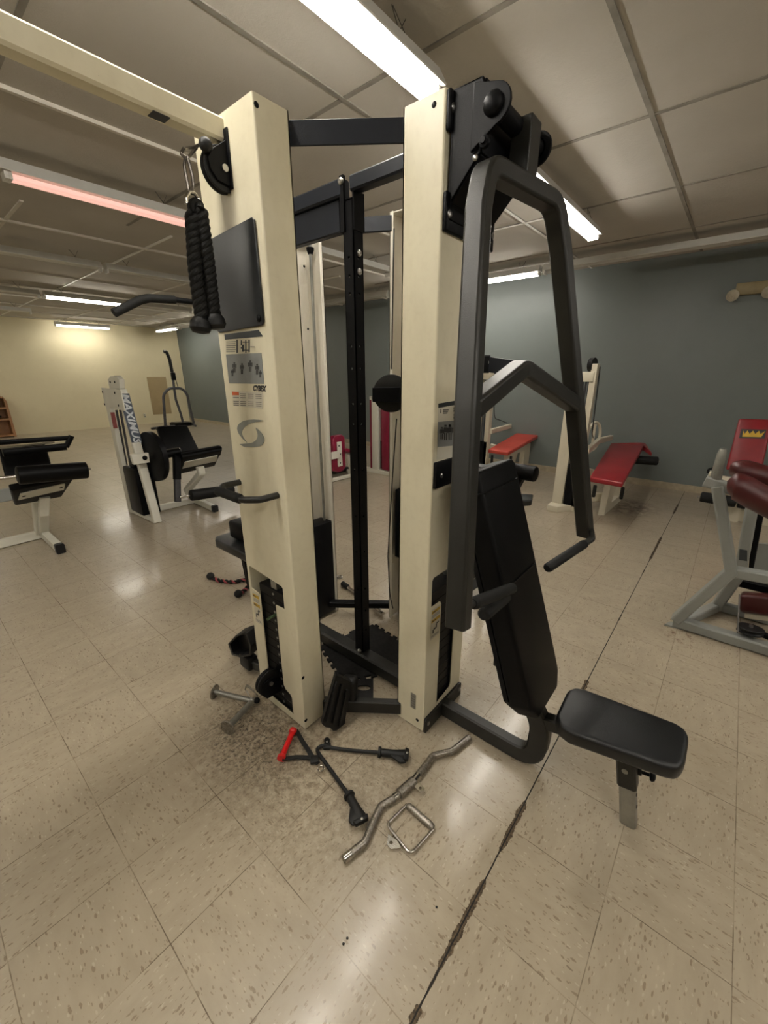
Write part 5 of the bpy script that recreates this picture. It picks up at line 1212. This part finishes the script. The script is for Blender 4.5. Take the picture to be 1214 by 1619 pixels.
MB().mat('offwhite').sq([g_(1177, 972, 3.15), g_(1230, 979, 3.15)], 0.03, 0.035, up=(0, 0, 1)).build('pad_rail', gm)
MB().mat('black').sq([g_(1215, 740, 3.3), g_(1184, 905, 3.3)], 0.035, 0.035).build('black_strut', gm)
MB().mat('grey').prism([g_(1186, 858, 3.4), g_(1230, 862, 3.4), g_(1230, 908, 3.4), g_(1183, 902, 3.4)], (0.02, 0, 0)).build('weight_guard', gm)
MB().mat('black').bb(g_(1168, 918, 3.3), g_(1240, 936, 3.4)).build('pad_carriage', gm)
MB().mat('grey').sq([(3.3, -0.2, 0.035), (3.3, -1.1, 0.035)], 0.06, 0.06, up=(0, 0, 1)).build('base_rail', gm)
pc_ = atz(1186, 996, 0.10); o = pulley(pc_, (0.1, 0.05, 1), 0.062, 0.035, gm)
MB().mat('black').sq([pc_+V((0.02, -0.02, -0.01)), pc_+V((0.0, -0.3, -0.04))], 0.03, 0.03).build('pulley_arm', gm)
MB().mat('grey').cyl((pc_.x, pc_.y, 0.0), pc_, 0.015, 12).build('pulley_post', gm)
MB().mat('wire').tube([atz(1166, 1000, 0.10), atx(1169, 940, 3.1)], 0.004, n=8).build('cable', gm)

# ------------------------------------------------------------------ magenta machines between the towers
m1 = thing('chest_machine', (4.3, 4.4, 0), 'small machine with a magenta pad on a white bracket, seen left of the centre post', 'exercise machine')
YM = 4.42
pq = [aty(x, y, YM) for x, y in ((529, 744), (527, 695), (530, 689), (541, 687), (545, 691), (547, 738), (543, 744), (536, 747))]
MB().mat('magenta').prism(pq, (-0.03, 0.07, 0)).build('back_pad', m1, bevel=0.01)
m_ = MB().mat('white'); m_.prism([aty(x, y, YM-0.002) for x, y in ((532, 699), (539, 698), (541, 736), (534, 738))], (0, -0.01, 0)); m_.prism([aty(x, y, YM-0.013) for x, y in ((516, 716), (533, 713), (535, 724), (518, 727))], (0, -0.03, 0)); brk = m_.build('pad_bracket', m1, bevel=0.002)
for x, y in ((536, 705), (538, 718), (538, 732)): MB().mat('black').bolt(aty(x, y, YM-0.013), (0, -1, 0), 0.012, 0.005).build('bolt', brk)
MB().mat('magenta').slab([aty(546, 708, 4.3), aty(562, 712, 4.3), aty(562, 716, 4.7), aty(546, 713, 4.7)], 0.05, 0.01).build('seat_cushion', m1, angle=60)
MB().mat('white').sq([aty(550, 717, 4.4), (4.50, 4.44, 0.03)], 0.06, 0.06).build('seat_post', m1)
MB().mat('white').sq([atz(505, 764, .03), atz(557, 751, .03), atz(548, 742, 0.03)], 0.05, 0.05, up=(0, 0, 1)).build('base_rail', m1)
MB().mat('rubber').bb((*atz(528, 752, 0).xy, 0.02), (*atz(548, 744, 0).xy, 0.07)).build('foot_board', m1)
m2 = thing('weight_stack_machine', (4.9, 4.2, 0), 'white framed machine with magenta side covers, seen right of the centre post', 'exercise machine')
XM2 = 4.88
hm = atx(598, 627, XM2).z
Q = lambda x: atx(x, 745, XM2).y
MB().mat('white').bb((XM2-0.04, 3.96, 0.0), (XM2+0.04, 4.60, 0.065), 0.003).build('base_rail', m2)
MB().mat('rubber').bb((XM2-0.042, 3.93, 0.0), (XM2+0.042, 3.965, 0.068)).build('rail_cap', m2)
y_a, y_b = Q(591), Q(600)
MB().mat('white').bb((XM2-0.04, y_b, 0.06), (XM2+0.04, y_a, hm), 0.003).build('upright', m2)
MB().mat('magenta').bb((XM2-0.02, Q(590), 0.07), (XM2+0.3, Q(587), hm)).build('side_cover', m2)
MB().mat('magenta').bb((XM2-0.03, Q(617), 0.08), (XM2+0.3, Q(605), hm-0.02), 0.01).build('side_cover', m2)
MB().mat('black').bb((XM2+0.02, Q(605), 0.08), (XM2+0.2, Q(600.5), 0.52)).build('weight_stack', m2)
MB().mat('zinc').cyl((XM2+0.05, Q(602.5), 0.5), (XM2+0.05, Q(602.5), hm-0.05), 0.012, 10).build('guide_rod', m2)
MB().mat('white').bb((XM2-0.04, Q(617), hm-0.05), (XM2+0.1, Q(588), hm), 0.003).build('top_rail', m2)
MB().mat('maroon').bb((XM2+0.1, Q(616), hm), (XM2+0.2, Q(604), hm+0.06), 0.02).build('top_pad', m2, angle=60)

# ------------------------------------------------------------------ twin-head emergency light on the blue wall
em = thing('emergency_light', (XB-0.05, 0.15, 2.42), 'yellowed twin-head emergency light on the blue wall at the right edge', 'wall light')
MB().mat('brass').bb((XB-0.07, -0.22, 2.375), (XB, 0.29, 2.50), 0.006).build('housing', em)
for y in (0.29, -0.02):
    MB().mat('chrome').lathe((XB-0.07, y, 2.38), (-1, 0.2, -0.2), [(0, 0.02), (0.01, 0.045), (0.05, 0.062), (0.06, 0.062), (0.062, 0.02)], 24).build('lamp_head', em, label='silver lamp head')

# ------------------------------------------------------------------ small debris
for i, (x, y) in enumerate(((690, 1435), (543, 1493), (549, 1484))):
    p = atz(x, y, 0.0); o = MB().mat('rubber').ball(p+V((0, 0, 0.003)), 0.0035, (1, 1, 0.8), 8).build('pebble')
    tag(o, ['tiny dark crumb left of the split floor seam', 'tiny dark crumb on the floor below the curl bar, the nearer of a pair', 'tiny dark crumb on the floor below the curl bar, the farther of a pair'][i], 'debris')

# ------------------------------------------------------------------ world and view
w = bpy.data.worlds.new('world'); SC.world = w; w.use_nodes = True
w.node_tree.nodes['Background'].inputs[0].default_value = (0.5, 0.5, 0.5, 1); w.node_tree.nodes['Background'].inputs[1].default_value = 0.0
vs = SC.view_settings; vs.view_transform = 'Standard'; vs.look = 'None'; vs.gamma = 1.0; vs.use_curve_mapping = False
vs.exposure = 0.82
SC.cycles.max_bounces = 4; SC.cycles.diffuse_bounces = 3; SC.cycles.glossy_bounces = 2; SC.cycles.use_adaptive_sampling = True; SC.cycles.adaptive_threshold = 0.07; SC.cycles.sample_clamp_indirect = 4
SC.cycles.use_light_tree = True
